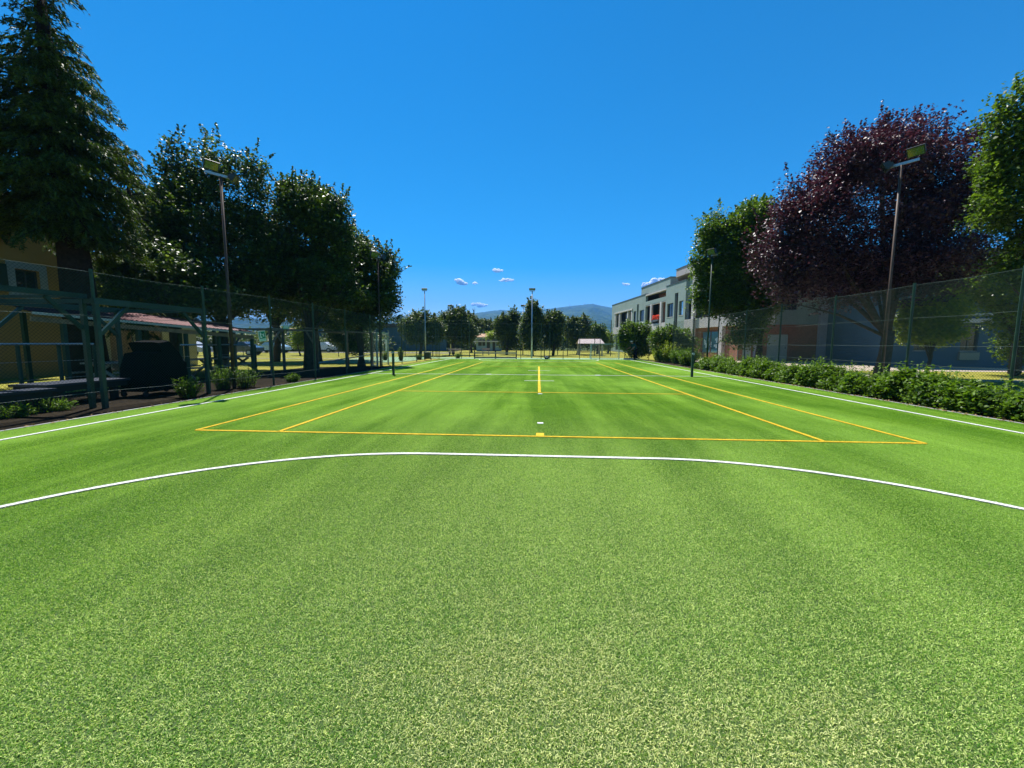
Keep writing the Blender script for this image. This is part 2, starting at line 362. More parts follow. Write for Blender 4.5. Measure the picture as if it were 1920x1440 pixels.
line_blades(seg(wl[:2], 12)+seg(wl[2:3], 6)+[dn]+[wl[6], wl[7]], .065, M_wline, ol, 4)

M_kerb = mat('grey concrete kerb', (.30, .30, .28), .85, .2, var=.2, vscale=3, bump=.4, bscale=60)
tag(MB().lo_hi((TX0-.06, TY0, -.1), (TX0-.002, 18.9, .012)).build('left_kerb', M_kerb), kind='structure')
tag(MB().lo_hi((TX1+.002, TY0, -.1), (TX1+.06, TY1, .012)).build('right_kerb', M_kerb), kind='structure')
tag(MB().lo_hi((TX0, TY1+.002, -.1), (TX1, TY1+.08, .014)).build('end_kerb', M_kerb), kind='structure')
# ================================================================== SKY OBJECTS AND HILLS
def ridge(name, prof, dist0, dist1, m, z_amp, seed, x_ext):
    """wooded hill: the skyline follows prof (pixel columns and rows) at distance dist1, foot at dist0"""
    rg = np.random.default_rng(seed); px = np.arange(prof[0][0], prof[-1][0]+1, 2.5); rows = 26
    py = np.interp(px, [p[0] for p in prof], [p[1] for p in prof]); V = []
    ph = rg.uniform(0, 6.28, (8, 2)); fr = rg.uniform(.006, .05, (8, 2))
    for j in range(rows+6):
        k = j/rows
        for i, (a, b) in enumerate(zip(px, py)):
            d = ray(a, b+.6); h = math.hypot(d.x, d.y); tn = d.z/h
            dd = dist0+(dist1-dist0)*k
            x, y = CX+d.x/h*dd, CY+d.y/h*dd
            top = CZ+tn*dist1
            s = k if k <= 1 else 2-k
            z = -3+(top+3)*(s**.8)
            nz = sum(math.sin(x*fr[q, 0]+ph[q, 0])*math.sin(y*fr[q, 1]+ph[q, 1]) for q in range(8))
            z += nz*z_amp*math.sin(math.pi*min(1, s))**2+rg.normal()*.7
            V.append((x, y, z))
    n = len(px); i = np.arange(n-1); Fc = []
    for j in range(rows+5): Fc.append(np.stack([j*n+i, j*n+i+1, (j+1)*n+i+1, (j+1)*n+i], 1))
    o = link_mesh(name, np.array(V), np.concatenate(Fc), m, smooth=True); return tag(o, kind='structure')
M_hill = mat('wooded hillside', (0.015, 0.040, 0.020), 0.95, 0.05, col2=(0.05, 0.085, 0.035), vscale=0.011, bump=1.0, bscale=.05)
M_hill.node_tree.nodes['Bump'].inputs['Distance'].default_value = 18
ridge('hills', [(-500, 600), (200, 585), (560, 600), (700, 603), (722, 596), (745, 592), (765, 590.5), (790, 592), (815, 594), (835, 592), (860, 590), (885, 587.5), (905, 584.5), (925, 582), (940, 580.5), (955, 581.5), (975, 583), (1000, 583),
                (1020, 579), (1045, 576.5), (1060, 574.5), (1080, 572), (1092, 571), (1105, 569.3), (1112, 569), (1122, 571.5), (1135, 574), (1150, 577), (1200, 588), (1400, 600), (1800, 590), (2400, 600)], 1300, 3600, M_hill, 7, 3, 0)
for px_, py_, h_ in ((1068, 575, 30), (1095, 571.5, 22)):
    d = ray(px_, py_); hh = math.hypot(d.x, d.y); D = 3560; p = (CX+d.x/hh*D, CY+d.y/hh*D, CZ+d.z/hh*D-8)
    e = MB(); e.tube([(0, 0, 0), (0, 0, h_+8)], [1.6, .8], 5); e.box((0, 0, h_*.75), (5, 3, 6)); o = e.build('radio_mast', M_galv, loc=p)
    tag(o, 'slim radio mast on the hill ridge, %s of the pair' % ('left' if px_ < 1080 else 'right'), 'radio mast', 'masts on the ridge')
# clouds: small cumulus lumps far beyond the hills
M_cloud = bpy.data.materials.new('cloud vapour'); M_cloud.use_nodes = True
t = M_cloud.node_tree; t.nodes.remove(t.nodes['Principled BSDF']); pv = t.nodes.new('ShaderNodeVolumePrincipled')
pv.inputs['Color'].default_value = (1, 1, 1, 1); pv.inputs['Density'].default_value = 0.16; pv.inputs['Anisotropy'].default_value = 0.35
t.links.new(pv.outputs[0], t.nodes['Material Output'].inputs['Volume'])
rgc = random.Random(11)
for nm, cx, cy, wpx, hpx, tilt, lab in (('cloud', 864, 529, 24, 14, 22, 'leftmost small white cloud, slanting down to the right'), ('cloud', 933, 507, 22, 10, 0, 'highest of the small white clouds over the hills'),
        ('cloud', 949, 525.5, 32, 9, 0, 'flat white cloud just below the highest one'), ('cloud', 891, 531, 10, 6, 0, 'tiny white cloud puff right of the slanting one'),
        ('cloud', 899, 572, 36, 8, 4, 'long low white cloud just above the hill ridge'), ('cloud', 1174, 533, 15, 6, 8, 'faint small cloud left of the grey building roof'),
        ('cloud', 1226, 530, 46, 16, -14, 'white cloud partly hidden behind the grey building roof')):
    D = 8000; d = ray(cx, cy); hh = math.hypot(d.x, d.y); c = Vector((CX, CY, CZ))+d/hh*D; s = D/F; mb = MB()
    n = 20; W = wpx*s/2; H = max(hpx, wpx*.28)*s/2
    for i in range(n):
        u = (-.78+1.56*i/10) if i < 11 else rgc.uniform(-1, 1)*.78; r = H*rgc.uniform(.35, .75)*(1-.55*abs(u)); x = u*W; z = rgc.uniform(-.3, .35)*H-x*math.tan(R(tilt))
        mb.sphere((x, rgc.uniform(-.2, .2)*H, z), r*1.25, 14, .8)
    o = mb.build(nm, M_cloud, smooth=True, loc=c); o.rotation_euler = (0, 0, R(YAW)); tag(o, lab, 'cloud', 'small clouds over the hills')
# the air: one closed box round everything
hz = MB().lo_hi((-5200, -450, -62), (5200, 6800, 700)); M_haze = bpy.data.materials.new('air'); M_haze.use_nodes = True
t = M_haze.node_tree; t.nodes.remove(t.nodes['Principled BSDF']); pv = t.nodes.new('ShaderNodeVolumePrincipled')
pv.inputs['Color'].default_value = (0.13, 0.42, 1.0, 1); pv.inputs['Density'].default_value = 0.00017; pv.inputs['Anisotropy'].default_value = 0.0
t.links.new(pv.outputs[0], t.nodes['Material Output'].inputs['Volume'])
tag(hz.build('haze', M_haze), kind='stuff')
# ================================================================== FENCES
def chainlink(mb, a, b, h0, h1, sp, r, sag=0.0):
    """diamond mesh of real wires between ground points a and b"""
    a = Vector(a); b = Vector(b); L = (b-a).length; u = (b-a)/L; nrm = Vector((-u.y, u.x, 0)); H = h1-h0
    n = int((L+H)/sp)+1; V = []; Q = []; k = len(mb.v)
    for sgn in (1, -1):
        for i in range(n):
            s0 = -H+i*sp if sgn == 1 else i*sp
            s_a, s_b = (max(0, s0), min(L, s0+H)) if sgn == 1 else (min(L, s0), max(0, s0-H))
            if abs(s_b-s_a) < .03: continue
            z_a = h0+abs(s_a-s0); z_b = h0+abs(s_b-s0); off = sgn*r*.9
            d = Vector((u.x*(s_b-s_a), u.y*(s_b-s_a), z_b-z_a)).normalized(); w = d.cross(nrm).normalized()
            for s_, z_ in ((s_a, z_a), (s_b, z_b)):
                z2 = z_-sag*math.sin(math.pi*((s_ % 2.5)/2.5))*(z_-h0)/H
                p = a+u*s_; p = Vector((p.x, p.y, z2))+nrm*off
                for c in (p+w*r, p-w*r*.5+nrm*r*.87, p-w*r*.5-nrm*r*.87): mb.v.append(tuple(c))
            for e in range(3): mb.f.append((k+e, k+(e+1) % 3, k+3+(e+1) % 3, k+3+e))
            k += 6
def fence(name, label, posts, H, sp=.065, r=.0022, pr=.03, wires=(.08, 1.4, 2.9), gap=None, group=None, mm=None, pm=None, wm=None, cap=.06, bottom=.05):
    P = [Vector((p[0], p[1], 0)) for p in posts]; base = P[0].copy()
    root = empty(name, base, 0, label, 'fence', group)
    for p in P:
        q = p-base; m = MB(); m.tube([(q.x, q.y, -.1), (q.x, q.y, H+cap)], pr, 8); m.build('post', pm or M_post, root, smooth=False)
    mb = MB()
    for a, b in zip(P, P[1:]):
        chainlink(mb, a-base, b-base, bottom, H, sp, r)
    for z in wires:
        pts = [P[0]-base+Vector((0, 0, z))]
        for a, b in zip(P, P[1:]): pts += [(a+b)/2-base+Vector((0, 0, z-.02)), b-base+Vector((0, 0, z))]
        MB().tube(pts, .0035, 5, False).build('tension_wire', wm or M_wire, root)
    mb.build('wire_mesh', mm or M_fence, root)
    return root
M_wire = mat('dull green tension wire', (.10, .14, .12), .6, .3)
LF = [(-9.62, -4.6), (-9.5, -1.3)]+[at_x(px, py, X)[:2] for px, py, X in ((170, 508, -9.35), (379, 541, -9.1), (504.5, 559, -8.8), (586, 577, -8.75), (646, 590, -8.8), (693, 595, -9.0), (712, 600, -9.15))]
fence('chain_link_fence', 'tall green chain-link fence along the left touchline with steel shelters behind it', LF, 2.85, wires=(.35, 1.95, 2.85))
RFX = 9.75
RF = [at_x(px, py, RFX)[:2] for px, py in ((1304, 572), (1337, 585), (1400, 592), (1466, 580), (1567, 566), (1715, 536))]
RF = [p for p in RF if p[1] < 16]
RF = sorted(RF, key=lambda p: -p[1]); RF = [(RFX, 24.5), (RFX, 20.6), (RFX, 17.0)]+RF+[(RFX, 3.0), (RFX, .4), (RFX, -2.4), (RFX, -5.0)]
fence('chain_link_fence', 'tall green chain-link fence behind the hedge on the right side of the pitch', RF, 2.95, wires=(.9, 1.38, 2.1, 2.95))
# end of the pitch: high net posts, and the fences round the courts beyond
EB = [(-9.3, 17.6), (-9.32, 21.2), (-9.3, 24.5), (-9.3, 26.6), (-8.9, 29.6)]
fence('ball_stop_fence', 'thin high mesh fence at the far left corner of the pitch', EB, 3.15, sp=.08, r=.0022, pr=.028, wires=(.1, 3.1))
EC = [(-8.9, 30.15), (-6.9, 30.15), (-1.6, 30.2), (.2, 30.25), (.95, 30.25), (2.15, 30.4), (3.6, 30.5), (5.4, 30.6), (7.6, 30.7), (9.7, 30.7)]
fence('ball_stop_fence', 'high dark mesh fence across the far end of the pitch', EC, 3.1, sp=.08, r=.0024, pr=.028, wires=(.1, 3.1))
fence('ball_stop_fence', 'tall mesh fence standing beyond the far end near the grey building', [(3.2, 40), (6.2, 40), (8.0, 40.2), (9.6, 40.3), (11.0, 40.4)], 3.9, sp=.2, r=.002, pr=.04, wires=(.1, 2.0, 3.8))
fence('ball_stop_fence', 'dark mesh fence on the left in front of the long blue hall', [(-24, 34.5), (-20.5, 34.6), (-17, 34.7), (-13.6, 34.8), (-10.4, 34.8), (-7.0, 34.9)], 3.7, sp=.2, r=.002, pr=.035, wires=(.1, 2.0, 3.6))
fence('garden_fence', 'low dark post fence on the lawn at the far left', [(-40, 31.0), (-36, 31), (-32, 31), (-28, 31), (-25, 31)], 1.2, sp=.15, r=.002, pr=.03, wires=(.1, 1.2))

# ================================================================== FLOODLIGHTS
M_lampglass = mat('floodlight front glass', (0.13, 0.17, 0.15), 0.08, 0.8, metal=0.85)
M_lampbody = mat('dark floodlight housing', (0.03, 0.035, 0.035), 0.45, 0.5)
def flood_head(parent, c, yaw, tilt, s=1.0):
    """housing whose front glass looks along yaw and down by tilt"""
    m = Matrix.Rotation(R(yaw), 3, 'Z') @ Matrix.Rotation(R(tilt), 3, 'X')   # local -Y is the front
    h = MB(); cc = Vector(c)
    P = [(-.26*s, -.10*s, -.17*s), (.26*s, -.10*s, -.17*s), (.26*s, -.10*s, .17*s), (-.26*s, -.10*s, .17*s), (-.20*s, .13*s, -.11*s), (.20*s, .13*s, -.11*s), (.20*s, .13*s, .12*s), (-.20*s, .13*s, .12*s)]
    n = 0; h.v = [tuple(cc+m @ Vector(p)) for p in P]; h.f = [(0, 1, 2, 3), (5, 4, 7, 6), (1, 5, 6, 2), (4, 0, 3, 7), (3, 2, 6, 7), (4, 5, 1, 0)]
    h.box(cc+m @ Vector((0, -.115*s, .178*s)), (.54*s, .05*s, .015*s), mtx=m)
    h.box(cc+m @ Vector((0, .17*s, 0)), (.14*s, .08*s, .12*s), mtx=m)
    o = h.build('lamp_head', M_lampbody, parent)
    g = MB(); g.box(cc+m @ Vector((0, -.108*s, 0)), (.45*s, .012*s, .27*s), mtx=m); g.build('front_glass', M_lampglass, o)
    return o
def floodlight(label, base, H, heads, lean=(0, 0), r=(.065, .042), m=None, group='floodlight poles round the pitch', arm=.35, armyaw=0):
    root = empty('floodlight', (base[0], base[1], 0), 0, label, 'floodlight', group)
    p = MB(); p.tube([(0, 0, -.1), (lean[0]*.45, lean[1]*.45, H*.45), (lean[0]*.46, lean[1]*.46, H*.46), (lean[0], lean[1], H)], [r[0], r[0]*.95, r[1]*1.1, r[1]], 10); p.build('pole', m or M_rust, root, smooth=True)
    a = MB(); ca, sa = math.cos(R(armyaw)), math.sin(R(armyaw))
    a.bar((lean[0]-ca*arm, lean[1]-sa*arm, H+.03), (lean[0]+ca*arm, lean[1]+sa*arm, H+.03), .05, .07); a.build('crossarm', M_galv, root)
    for (x, y, z, yw, tl, s) in heads: flood_head(root, (lean[0]+x, lean[1]+y, H+z), yw, tl, s)
    return root
# heads look over the pitch; glass tilted down shows the turf
floodlight('floodlight on a brown pole by the left fence, twin heads against the linden tree', (-9.42, 5.89), 6.25, [(-.12, -.22, .24, 62, 28, .74), (.20, .26, .04, 110, 32, .68)], r=(.052, .034), arm=.38, armyaw=55)
floodlight('rust brown floodlight pole on the right in front of the purple tree', (10.34, 6.94), 6.55, [(.18, -.25, .28, -58, 30, .76), (-.22, .22, .05, -120, 30, .7)], r=(.046, .032), arm=.38, armyaw=-55)
floodlight('floodlight pole in front of the last dark tree on the left', (-9.2, 17.13), 6.2, [(-.12, -.25, .15, 55, 25, .9), (.2, .28, .05, 125, 28, .9)], r=(.05, .035), arm=.38, armyaw=55)
floodlight('dark floodlight pole beside the green tree next to the grey building', (9.25, 17.1), 6.1, [(-.1, -.2, .2, -60, 25, .9), (.0, .25, .1, -125, 25, .9)], r=(.05, .035), arm=.3, armyaw=-60, m=M_post)
def far_flood(label, px, py0, Y, wd=.62, m=M_galv):
    x, y, z = at_y(px, py0, Y); H = z-.25
    return floodlight(label, (x, y), H, [(-.145, 0, .2, 0, 24, .56), (.145, 0, .2, 0, 24, .56)], r=(.07, .045), m=m, arm=.25, armyaw=0)
far_flood('slim grey floodlight pole, the tall one left of the far field trees', 796, 541, 35)
far_flood('tall grey floodlight pole at the far end, nearest the pitch axis', 998, 541, 32.5)
far_flood('small distant floodlight just left of the tall far end pole', 981, 572, 44)
far_flood('small distant floodlight rising over the round far trees on the left', 844, 572, 45)

# ================================================================== TENNIS POSTS, GOALS, BENCH
for i, (px, py) in enumerate(((738, 703.5), (1297, 707))):
    x, y, z = at_z(px, py); t = empty('net_post', (x, y, 0), 0, 'dark green tennis net post standing on the %s end of the halfway line' % ('left' if i == 0 else 'right'), 'net post', 'tennis net posts')
    m = MB(); m.box((0, 0, .54), (.085, .085, 1.12)); m.build('post', M_post, t)
    m = MB(); m.tube([(0, -.045, .98), (0, -.10, .98)], .05, 10); m.build('winder', M_galv, t)
    m = MB(); m.box((0, 0, 1.11), (.10, .10, .02)); m.build('cap', M_dark, t)
def goal(label, c, rz, W, H, D, m, net=True, group='small football goals'):
    t = empty('football_goal', c, rz, label, 'goal', group); r = .04
    for s in (-1, 1):
        p = MB(); p.box((s*W/2, 0, H/2), (.08, .08, H)); p.build('post', m, t)
        b = MB(); b.tube([(s*W/2, 0, H-.05), (s*W/2, D*.35, H-.08), (s*W/2, D, .04), (s*W/2, 0, .04)], .022, 6); b.build('side_frame', m, t)
    p = MB(); p.box((0, 0, H-.04), (W-.08, .08, .08)); p.build('crossbar', m, t)
    p = MB(); p.tube([(-W/2, D, .04), (W/2, D, .04)], .022, 6); p.build('ground_bar', m, t)
    if net:
        n = MB(); s = .12
        for i in range(int(W/s)+1):
            x = -W/2+i*s; n.tube([(x, .02, H-.06), (x, D*.35, H-.1), (x, D, .05)], .0025, 3, False)
        for k in range(int(H/s)+1):
            z = k*s; yy = D-(D*.65)*(z/H); n.tube([(-W/2, yy, z), (W/2, yy, z)], .0025, 3, False)
        n.build('net', mat('white goal net cord', (.7, .72, .7), .8), t)
    return t
M_goalpaint = mat('faded green grey goal paint', (0.42, 0.55, 0.52), 0.5, 0.4)
g0 = at_z(1110, 673.5); g1 = at_z(1162, 673.5)
goal('pale grey green goal at the far right corner in front of the striped dugout', ((g0[0]+g1[0])/2, 31.2, 0), 0, g1[0]-g0[0], 1.38, .9, M_goalpaint)
goal('white goal standing on the far court beyond the left trees', (at_y(698, 672, 31)[0]-.2, 33, -.05), R(8), 1.5, 1.75, .7, M_white_paint)
goal('narrow goal seen edge-on beside the last left fence post', (-9.75, 18.9, -.02), R(90), 1.8, 2.05, .42, M_goalpaint)
# low timber rail barrier at the far end
b0 = at_z(886, 673.6); b1 = at_z(968, 673.6)
t = empty('rail_barrier', ((b0[0]+b1[0])/2, 29.75, 0), R(1.5), 'long low two-rail timber barrier in the middle of the far end', 'barrier'); Wb = b1[0]-b0[0]
M_rail = mat('brown grey rail timber', (0.42, 0.33, 0.28), 0.7, .3, var=.2, vscale=5)
for x in (-Wb/2, 0, Wb/2-.03): MB().box((x, .06, .33), (.10, .10, .78)).build('post', M_dark, t)
for z in (.12, .52): MB().box((0, -.02, z), (Wb, .045, .13)).build('rail', M_rail, t)
MB().tube([(-Wb/2, .06, .76), (Wb/2, .06, .76)], .02, 6).build('top_tube', M_dark, t)
for lab, px, py, Y, wd in (('brown park bench behind the far fence, left of the rail barrier', 853, 669, 37, 1.5), ('brown park bench on the lawn by the far lamp', 911, 668, 41, .9)):
    x, y, z = at_y(px, py, Y); t = empty('park_bench', (x, Y, -.03), R(4), lab, 'bench', 'benches on the far lawn')
    MB().box((0, 0, .45), (wd, .4, .05)).build('seat', M_rail, t)
    for s in (-1, 1): MB().box((s*wd*.38, 0, .21), (.08, .36, .43)).build('leg', M_dark, t)
    MB().box((0, .2, .72), (wd, .04, .2)).build('backrest', M_rail, t)
# waste bin
x, y, z = at_z(802, 674.6); t = empty('waste_bin', (x, y, 0), 0, 'dark green wheeled waste bin at the far left corner of the pitch', 'waste bin')
M_bin = mat('dark green bin plastic', (0.03, 0.06, 0.045), .5, .4)
m = MB(); P = [(-.23, -.25), (.23, -.25), (.23, .25), (-.23, .25)]; m.v = [(a*.86, b_*.86, .08) for a, b_ in P]+[(a, b_, .58) for a, b_ in P]; m.f = [(3, 2, 1, 0), (4, 5, 6, 7)]+[(i, (i+1) % 4, 4+(i+1) % 4, 4+i) for i in range(4)]; m.build('body', M_bin, t)
MB().box((0, -.01, .615), (.52, .56, .06)).build('lid', mat('grey bin lid', (.25, .27, .26), .5), t)
for s in (-1, 1): MB().tube([(s*.2, .2, .08), (s*.25, .2, .08)], .08, 12).build('wheel', M_dark, t)
# small dark ball trolley bag at the far end
x, y, z = at_z(1025, 673.8); t = empty('kit_bag', (x, y, 0), 0, 'small black and white sports bag on the far edge of the turf', 'bag')
m = MB(); m.tube([(-.20, 0, .12), (-.17, 0, .14), (.17, 0, .14), (.20, 0, .12)], [.07, .14, .14, .07], 12); m.build('body', M_dark, t)
MB().tube([(-.09, -.1, .22), (-.07, -.03, .31), (.07, -.03, .31), (.09, -.1, .22)], .012, 6).build('handle', M_white_paint, t)
MB().box((0, -.137, .15), (.16, .012, .07)).build('pocket', M_white_paint, t)
# lamp posts with globes behind
M_globe = mat('white lamp globe', (.82, .82, .8), .3, .5)
for lab, px, py0, Y, two in (('single globe park lamp behind the waste bin', 811, 632, 37, 0), ('double globe park lamp in front of the tall conical tree', 996, 632, 42, 1), ('single globe park lamp behind the sports bag', 1021, 630, 40, 0), ('single globe park lamp against the dark round tree', 1046, 630, 44, 0)):
    x, y, z = at_y(px, py0, Y); t = empty('park_lamp', (x, Y, -.03), 0, lab, 'lamp post', 'globe lamps in the park')
    MB().tube([(0, 0, 0), (0, 0, z-.1)], [.05, .03], 8).build('pole', M_post, t)
    for dx in ((-.17, .17) if two else (0,)):
        if two: MB().tube([(0, 0, z-.2), (dx, 0, z-.12)], .015, 6).build('arm', M_post, t)
        MB().sphere((dx, 0, z+.03), .13, 12).build('globe', M_globe, t, smooth=True)
# striped dugout shelter at far right
x0 = at_y(1083, 643, 42)[0]; x1 = at_y(1129, 643, 42)[0]; zt = at_y(1105, 635, 42)[2]; zb = at_y(1105, 643.5, 42)[2]
t = empty('picnic_shelter', ((x0+x1)/2, 42, -.03), 0, 'open shelter with pale corrugated roof behind the far right goal', 'shelter'); Wd = x1-x0
m = MB(); m.v = [(-Wd/2-.1, -1.2, zb), (Wd/2+.1, -1.2, zb), (Wd/2-.15, 0, zt), (-Wd/2+.15, 0, zt), (Wd/2+.1, 1.2, zb), (-Wd/2-.1, 1.2, zb)]
m.v += [(a, b_, c-.06) for a, b_, c in m.v]; m.f = [(0, 1, 2, 3), (3, 2, 4, 5), (7, 6, 9, 8), (8, 9, 11, 10), (0, 6, 7, 1), (4, 10, 11, 5), (1, 7, 8, 2), (2, 8, 10, 4), (5, 11, 9, 3), (3, 9, 6, 0)]
m.build('roof', mat('pale pink corrugated roof', (.40, .33, .32), .6, .3, var=.12, vscale=9), t)
for a in (-1, 1):
    for b_ in (-1, 1): MB().box((a*(Wd/2-.15), b_*1.05, zb/2), (.14, .14, zb-.05)).build('post', M_galv, t)
MB().box((0, .2, .42), (Wd*.8, .5, .08)).build('bench', M_rail, t)

# ================================================================== LEFT: STEEL SHELTER FRAMES
def pergola(name, label, x0, x1, y0, y1, H, m=M_green_steel, hb=.15, pw=.08, braces=True, parts=('front_beam', 'back_beam'), group=None, Hb=None):
    """posts at the four corners, beams along the fence, knee braces"""
    t = empty(name, ((x0+x1)/2, (y0+y1)/2, 0), 0, label, 'shelter frame', group); cx, cy = (x0+x1)/2, (y0+y1)/2; Hb = Hb or H
    for X, hh, nm in ((x1, H, parts[0]), (x0, Hb, parts[1])):
        MB().lo_hi((X-cx-.05, y0-cy-.06, hh-hb), (X-cx+.05, y1-cy+.06, hh)).build(nm, m, t)
        for Y in (y0, y1):
            MB().lo_hi((X-cx-pw/2, Y-cy-pw/2, -.1), (X-cx+pw/2, Y-cy+pw/2, hh-hb-.002)).build('post', m, t)
            if braces:
                s = 1 if Y == y0 else -1
                MB().bar((X-cx, Y-cy+s*.05, hh-hb-.62), (X-cx, Y-cy+s*.66, hh-hb-.01), .055, .07).build('brace', m, t)
    for Y in (y0, y1):
        MB().lo_hi((x0-cx+.06, Y-cy-.04, H-hb+.02), (x1-cx-.06, Y-cy+.04, H-.02)).build('cross_beam', m, t)
    return t
yA = at_x(157, 551, -9.55)[1]; yB0 = at_x(177, 567, -9.35)[1]; yB1 = at_x(389, 583, -9.2)[1]
pergola('steel_shelter', 'teal steel shelter frame at the left edge with knee braces', -11.9, -9.6, -1.6, yA, at_x(155, 551, -9.6)[2], hb=.10, Hb=2.36, group='teal steel shelters')
pergola('steel_shelter', 'teal steel shelter frame whose beam ends just before the brown floodlight pole', -11.9, -9.33, yB0, yB1, at_x(389, 580, -9.33)[2], hb=.13, Hb=2.34, group='teal steel shelters')
M_frame2 = mat('grey brown timber frame', (.20, .16, .12), .7, .3, var=.25, vscale=6)
y0 = at_x(506, 614, -11.2)[1]; y1 = at_x(588, 621, -11.2)[1]
pergola('timber_shelter', 'thin timber frame behind the fence under the large linden trunk', -12.8, -11.2, y0, y1, at_x(550, 617, -11.2)[2], m=M_frame2, hb=.07, pw=.10, group='timber frames behind the fence')
y0 = at_x(648, 620, -10.4)[1]; y1 = at_x(697, 624, -10.4)[1]
pergola('timber_shelter', 'thin timber frame near the last tree trunk on the left', -12.0, -10.4, y0, y1, at_x(670, 622, -10.4)[2], m=M_frame2, hb=.07, pw=.10, braces=False, group='timber frames behind the fence')
# silver railings
def railing(label, a, b, H, n, m=M_galv, lower=(.0,), group='metal railings on the left'):
    A = Vector((a[0], a[1], 0)); B = Vector((b[0], b[1], 0)); t = empty('railing', A, 0, label, 'railing', group); D = B-A
    MB().tube([(0, 0, H), (D.x, D.y, H)], .028, 8).build('top_rail', m, t)
    for z in lower: MB().tube([(0, 0, z), (D.x, D.y, z)], .006, 5).build('wire', m, t)
    for i in range(n): p = D*(i/(n-1)); MB().tube([(p.x, p.y, -.05), (p.x, p.y, H-.03)], .04, 8).build('post', M_post, t)
railing('silver top rail in front of the ochre house wall', at_x(-60, 645, -12.6)[:2], at_x(175, 643, -12.6)[:2], 1.34, 4, lower=(.45, .9))
railing('long silver rail behind the second steel shelter', at_x(338, 645, -12.4)[:2], at_x(478, 647, -12.4)[:2], 1.30, 4, lower=(.5, .9))
a_ = at_z(590, 700)[:2]; ra = at_x(597, 680.5, -10.6); rb = at_x(697, 664.5, -10.6)
t = empty('stand_in_rail', (ra[0], ra[1], 0), 0, 'sloping rail standing in for a pale ground edge behind the left fence', 'handrail')
MB().tube([(0, 0, ra[2]), (0, rb[1]-ra[1], rb[2])], .03, 8).build('rail', M_galv, t)  # rail added in place of a pale diagonal edge on the ground
for k in (0, .5, 1): MB().tube([(0, (rb[1]-ra[1])*k, -.05), (0, (rb[1]-ra[1])*k, ra[2]+(rb[2]-ra[2])*k-.03)], .03, 8).build('post', M_post, t)
# corrugated canopy with dark red roof
M_red = mat('dark red corrugated sheet', (0.11, 0.014, 0.018), .55, .35, var=.25, vscale=5)
e0 = Vector(at_x(60, 586, -13.6)); e1 = Vector(at_x(478, 625, -11.6))
t = empty('canopy', ((e0.x+e1.x)/2, (e0.y+e1.y)/2, 0), 0, 'long low canopy with a dark red corrugated roof behind the shelters', 'canopy'); O = Vector(((e0.x+e1.x)/2, (e0.y+e1.y)/2, 0))
d = (e1-e0); d.z = 0; d.normalize(); nb = Vector((-d.y, d.x, 0)); nb = nb if nb.x < 0 else -nb
m = MB(); n = 90; L = (e1-e0).length; q0 = e0-O; q1 = e1-O
for i in range(n+1):
    k = i/n; p = q0.lerp(q1, k); zz = .022*(i % 2); m.v.append(tuple(p+Vector((0, 0, zz+.04)))); m.v.append(tuple(p+nb*2.6+Vector((0, 0, zz+.50))))
for i in range(n): m.f.append((2*i, 2*i+2, 2*i+3, 2*i+1))
nv = len(m.v); m.v += [(a, b_, c-.03) for a, b_, c in m.v]; m.f += [tuple(nv+i for i in f[::-1]) for f in m.f[:n]]
m.build('roof', M_red, t)
m = MB(); m.bar(q0+Vector((0, 0, -.005)), q1+Vector((0, 0, -.005)), .05, .07); m.build('fascia', mat('cream fascia board', (.6, .55, .42), .6), t)
m = MB(); m.bar(q0+Vector((0, 0, -.16))+nb*.12, q1+Vector((0, 0, -.16))+nb*.12, .09, .13); m.build('beam', M_wood, t)
for k in (.10, .38, .60, .78, .99):
    for dd, zz in ((.12, -.23), (2.5, .15)):
        p = q0.lerp(q1, k)+nb*dd; MB().lo_hi((p.x-.05, p.y-.05, -.05), (p.x+.05, p.y+.05, p.z+zz)).build('post', M_post, t)
# covered equipment, tables
M_tarp = mat('black tarpaulin', (0.004, 0.004, 0.005), .9, .06, bump=.6, bscale=7)
pts = [(a*.78, b_) for a, b_ in [(-.75, 0), (-.72, .62), (-.52, 1.0), (-.22, 1.04), (-.36, 1.28), (.08, 1.33), (.45, 1.02), (.62, .78), (.74, .72), (.76, 0)]]
c = at_x(290, 690, -10.4); t = empty('covered_trolley', (-10.4, c[1], .12), 0, 'tall bulky equipment under a black cover beside the second shelter', 'covered equipment')
m = MB(); n = len(pts)
for X, s in ((.42, .96), (.30, 1.0), (-.30, 1.0), (-.42, .96)):
    for a, b_ in pts: m.v.append((X, a*s, b_*(.98 if s < 1 else 1)))
for k in range(3):
    for i in range(n): m.f.append((k*n+i, k*n+(i+1) % n, (k+1)*n+(i+1) % n, (k+1)*n+i))
m.f.append(tuple(range(n))); m.f.append(tuple(3*n+i for i in range(n))[::-1]); m.build('cover', M_tarp, t)
for a in (-.6, .6):
    for b_ in (-.3, .3): MB().tube([(b_-.02, a, -.06), (b_+.02, a, -.06)], .07, 10).build('wheel', M_dark, t)
M_tabletop = mat('dark blue table top', (0.012, 0.022, 0.045), .4, .4)
def ping(label, x, yc, z, L, W):
    t = empty('ping_pong_table', (x, yc, 0), 0, label, 'table', 'dark tables behind the left fence')
    MB().box((0, 0, z), (W, L, .05)).build('tabletop', M_tabletop, t)
    MB().box((0, 0, z-.09), (W-.1, L-.1, .12)).build('apron', M_dark, t)
    for a in (-1, 1):
        for b_ in (-1, 1): MB().box((a*(W/2-.15), b_*(L/2-.3), (z-.16)/2), (.12, .12, z-.16)).build('leg', M_dark, t)
ya = at_x(75, 722, -10.6)[1]; yb = at_x(236, 727, -10.6)[1]
ping('long dark blue table near the first steel shelter', -10.9, (ya+yb)/2, .46, yb-ya, .9)
ya = at_x(-40, 740, -10.1)[1]; yb = at_x(100, 737, -10.1)[1]
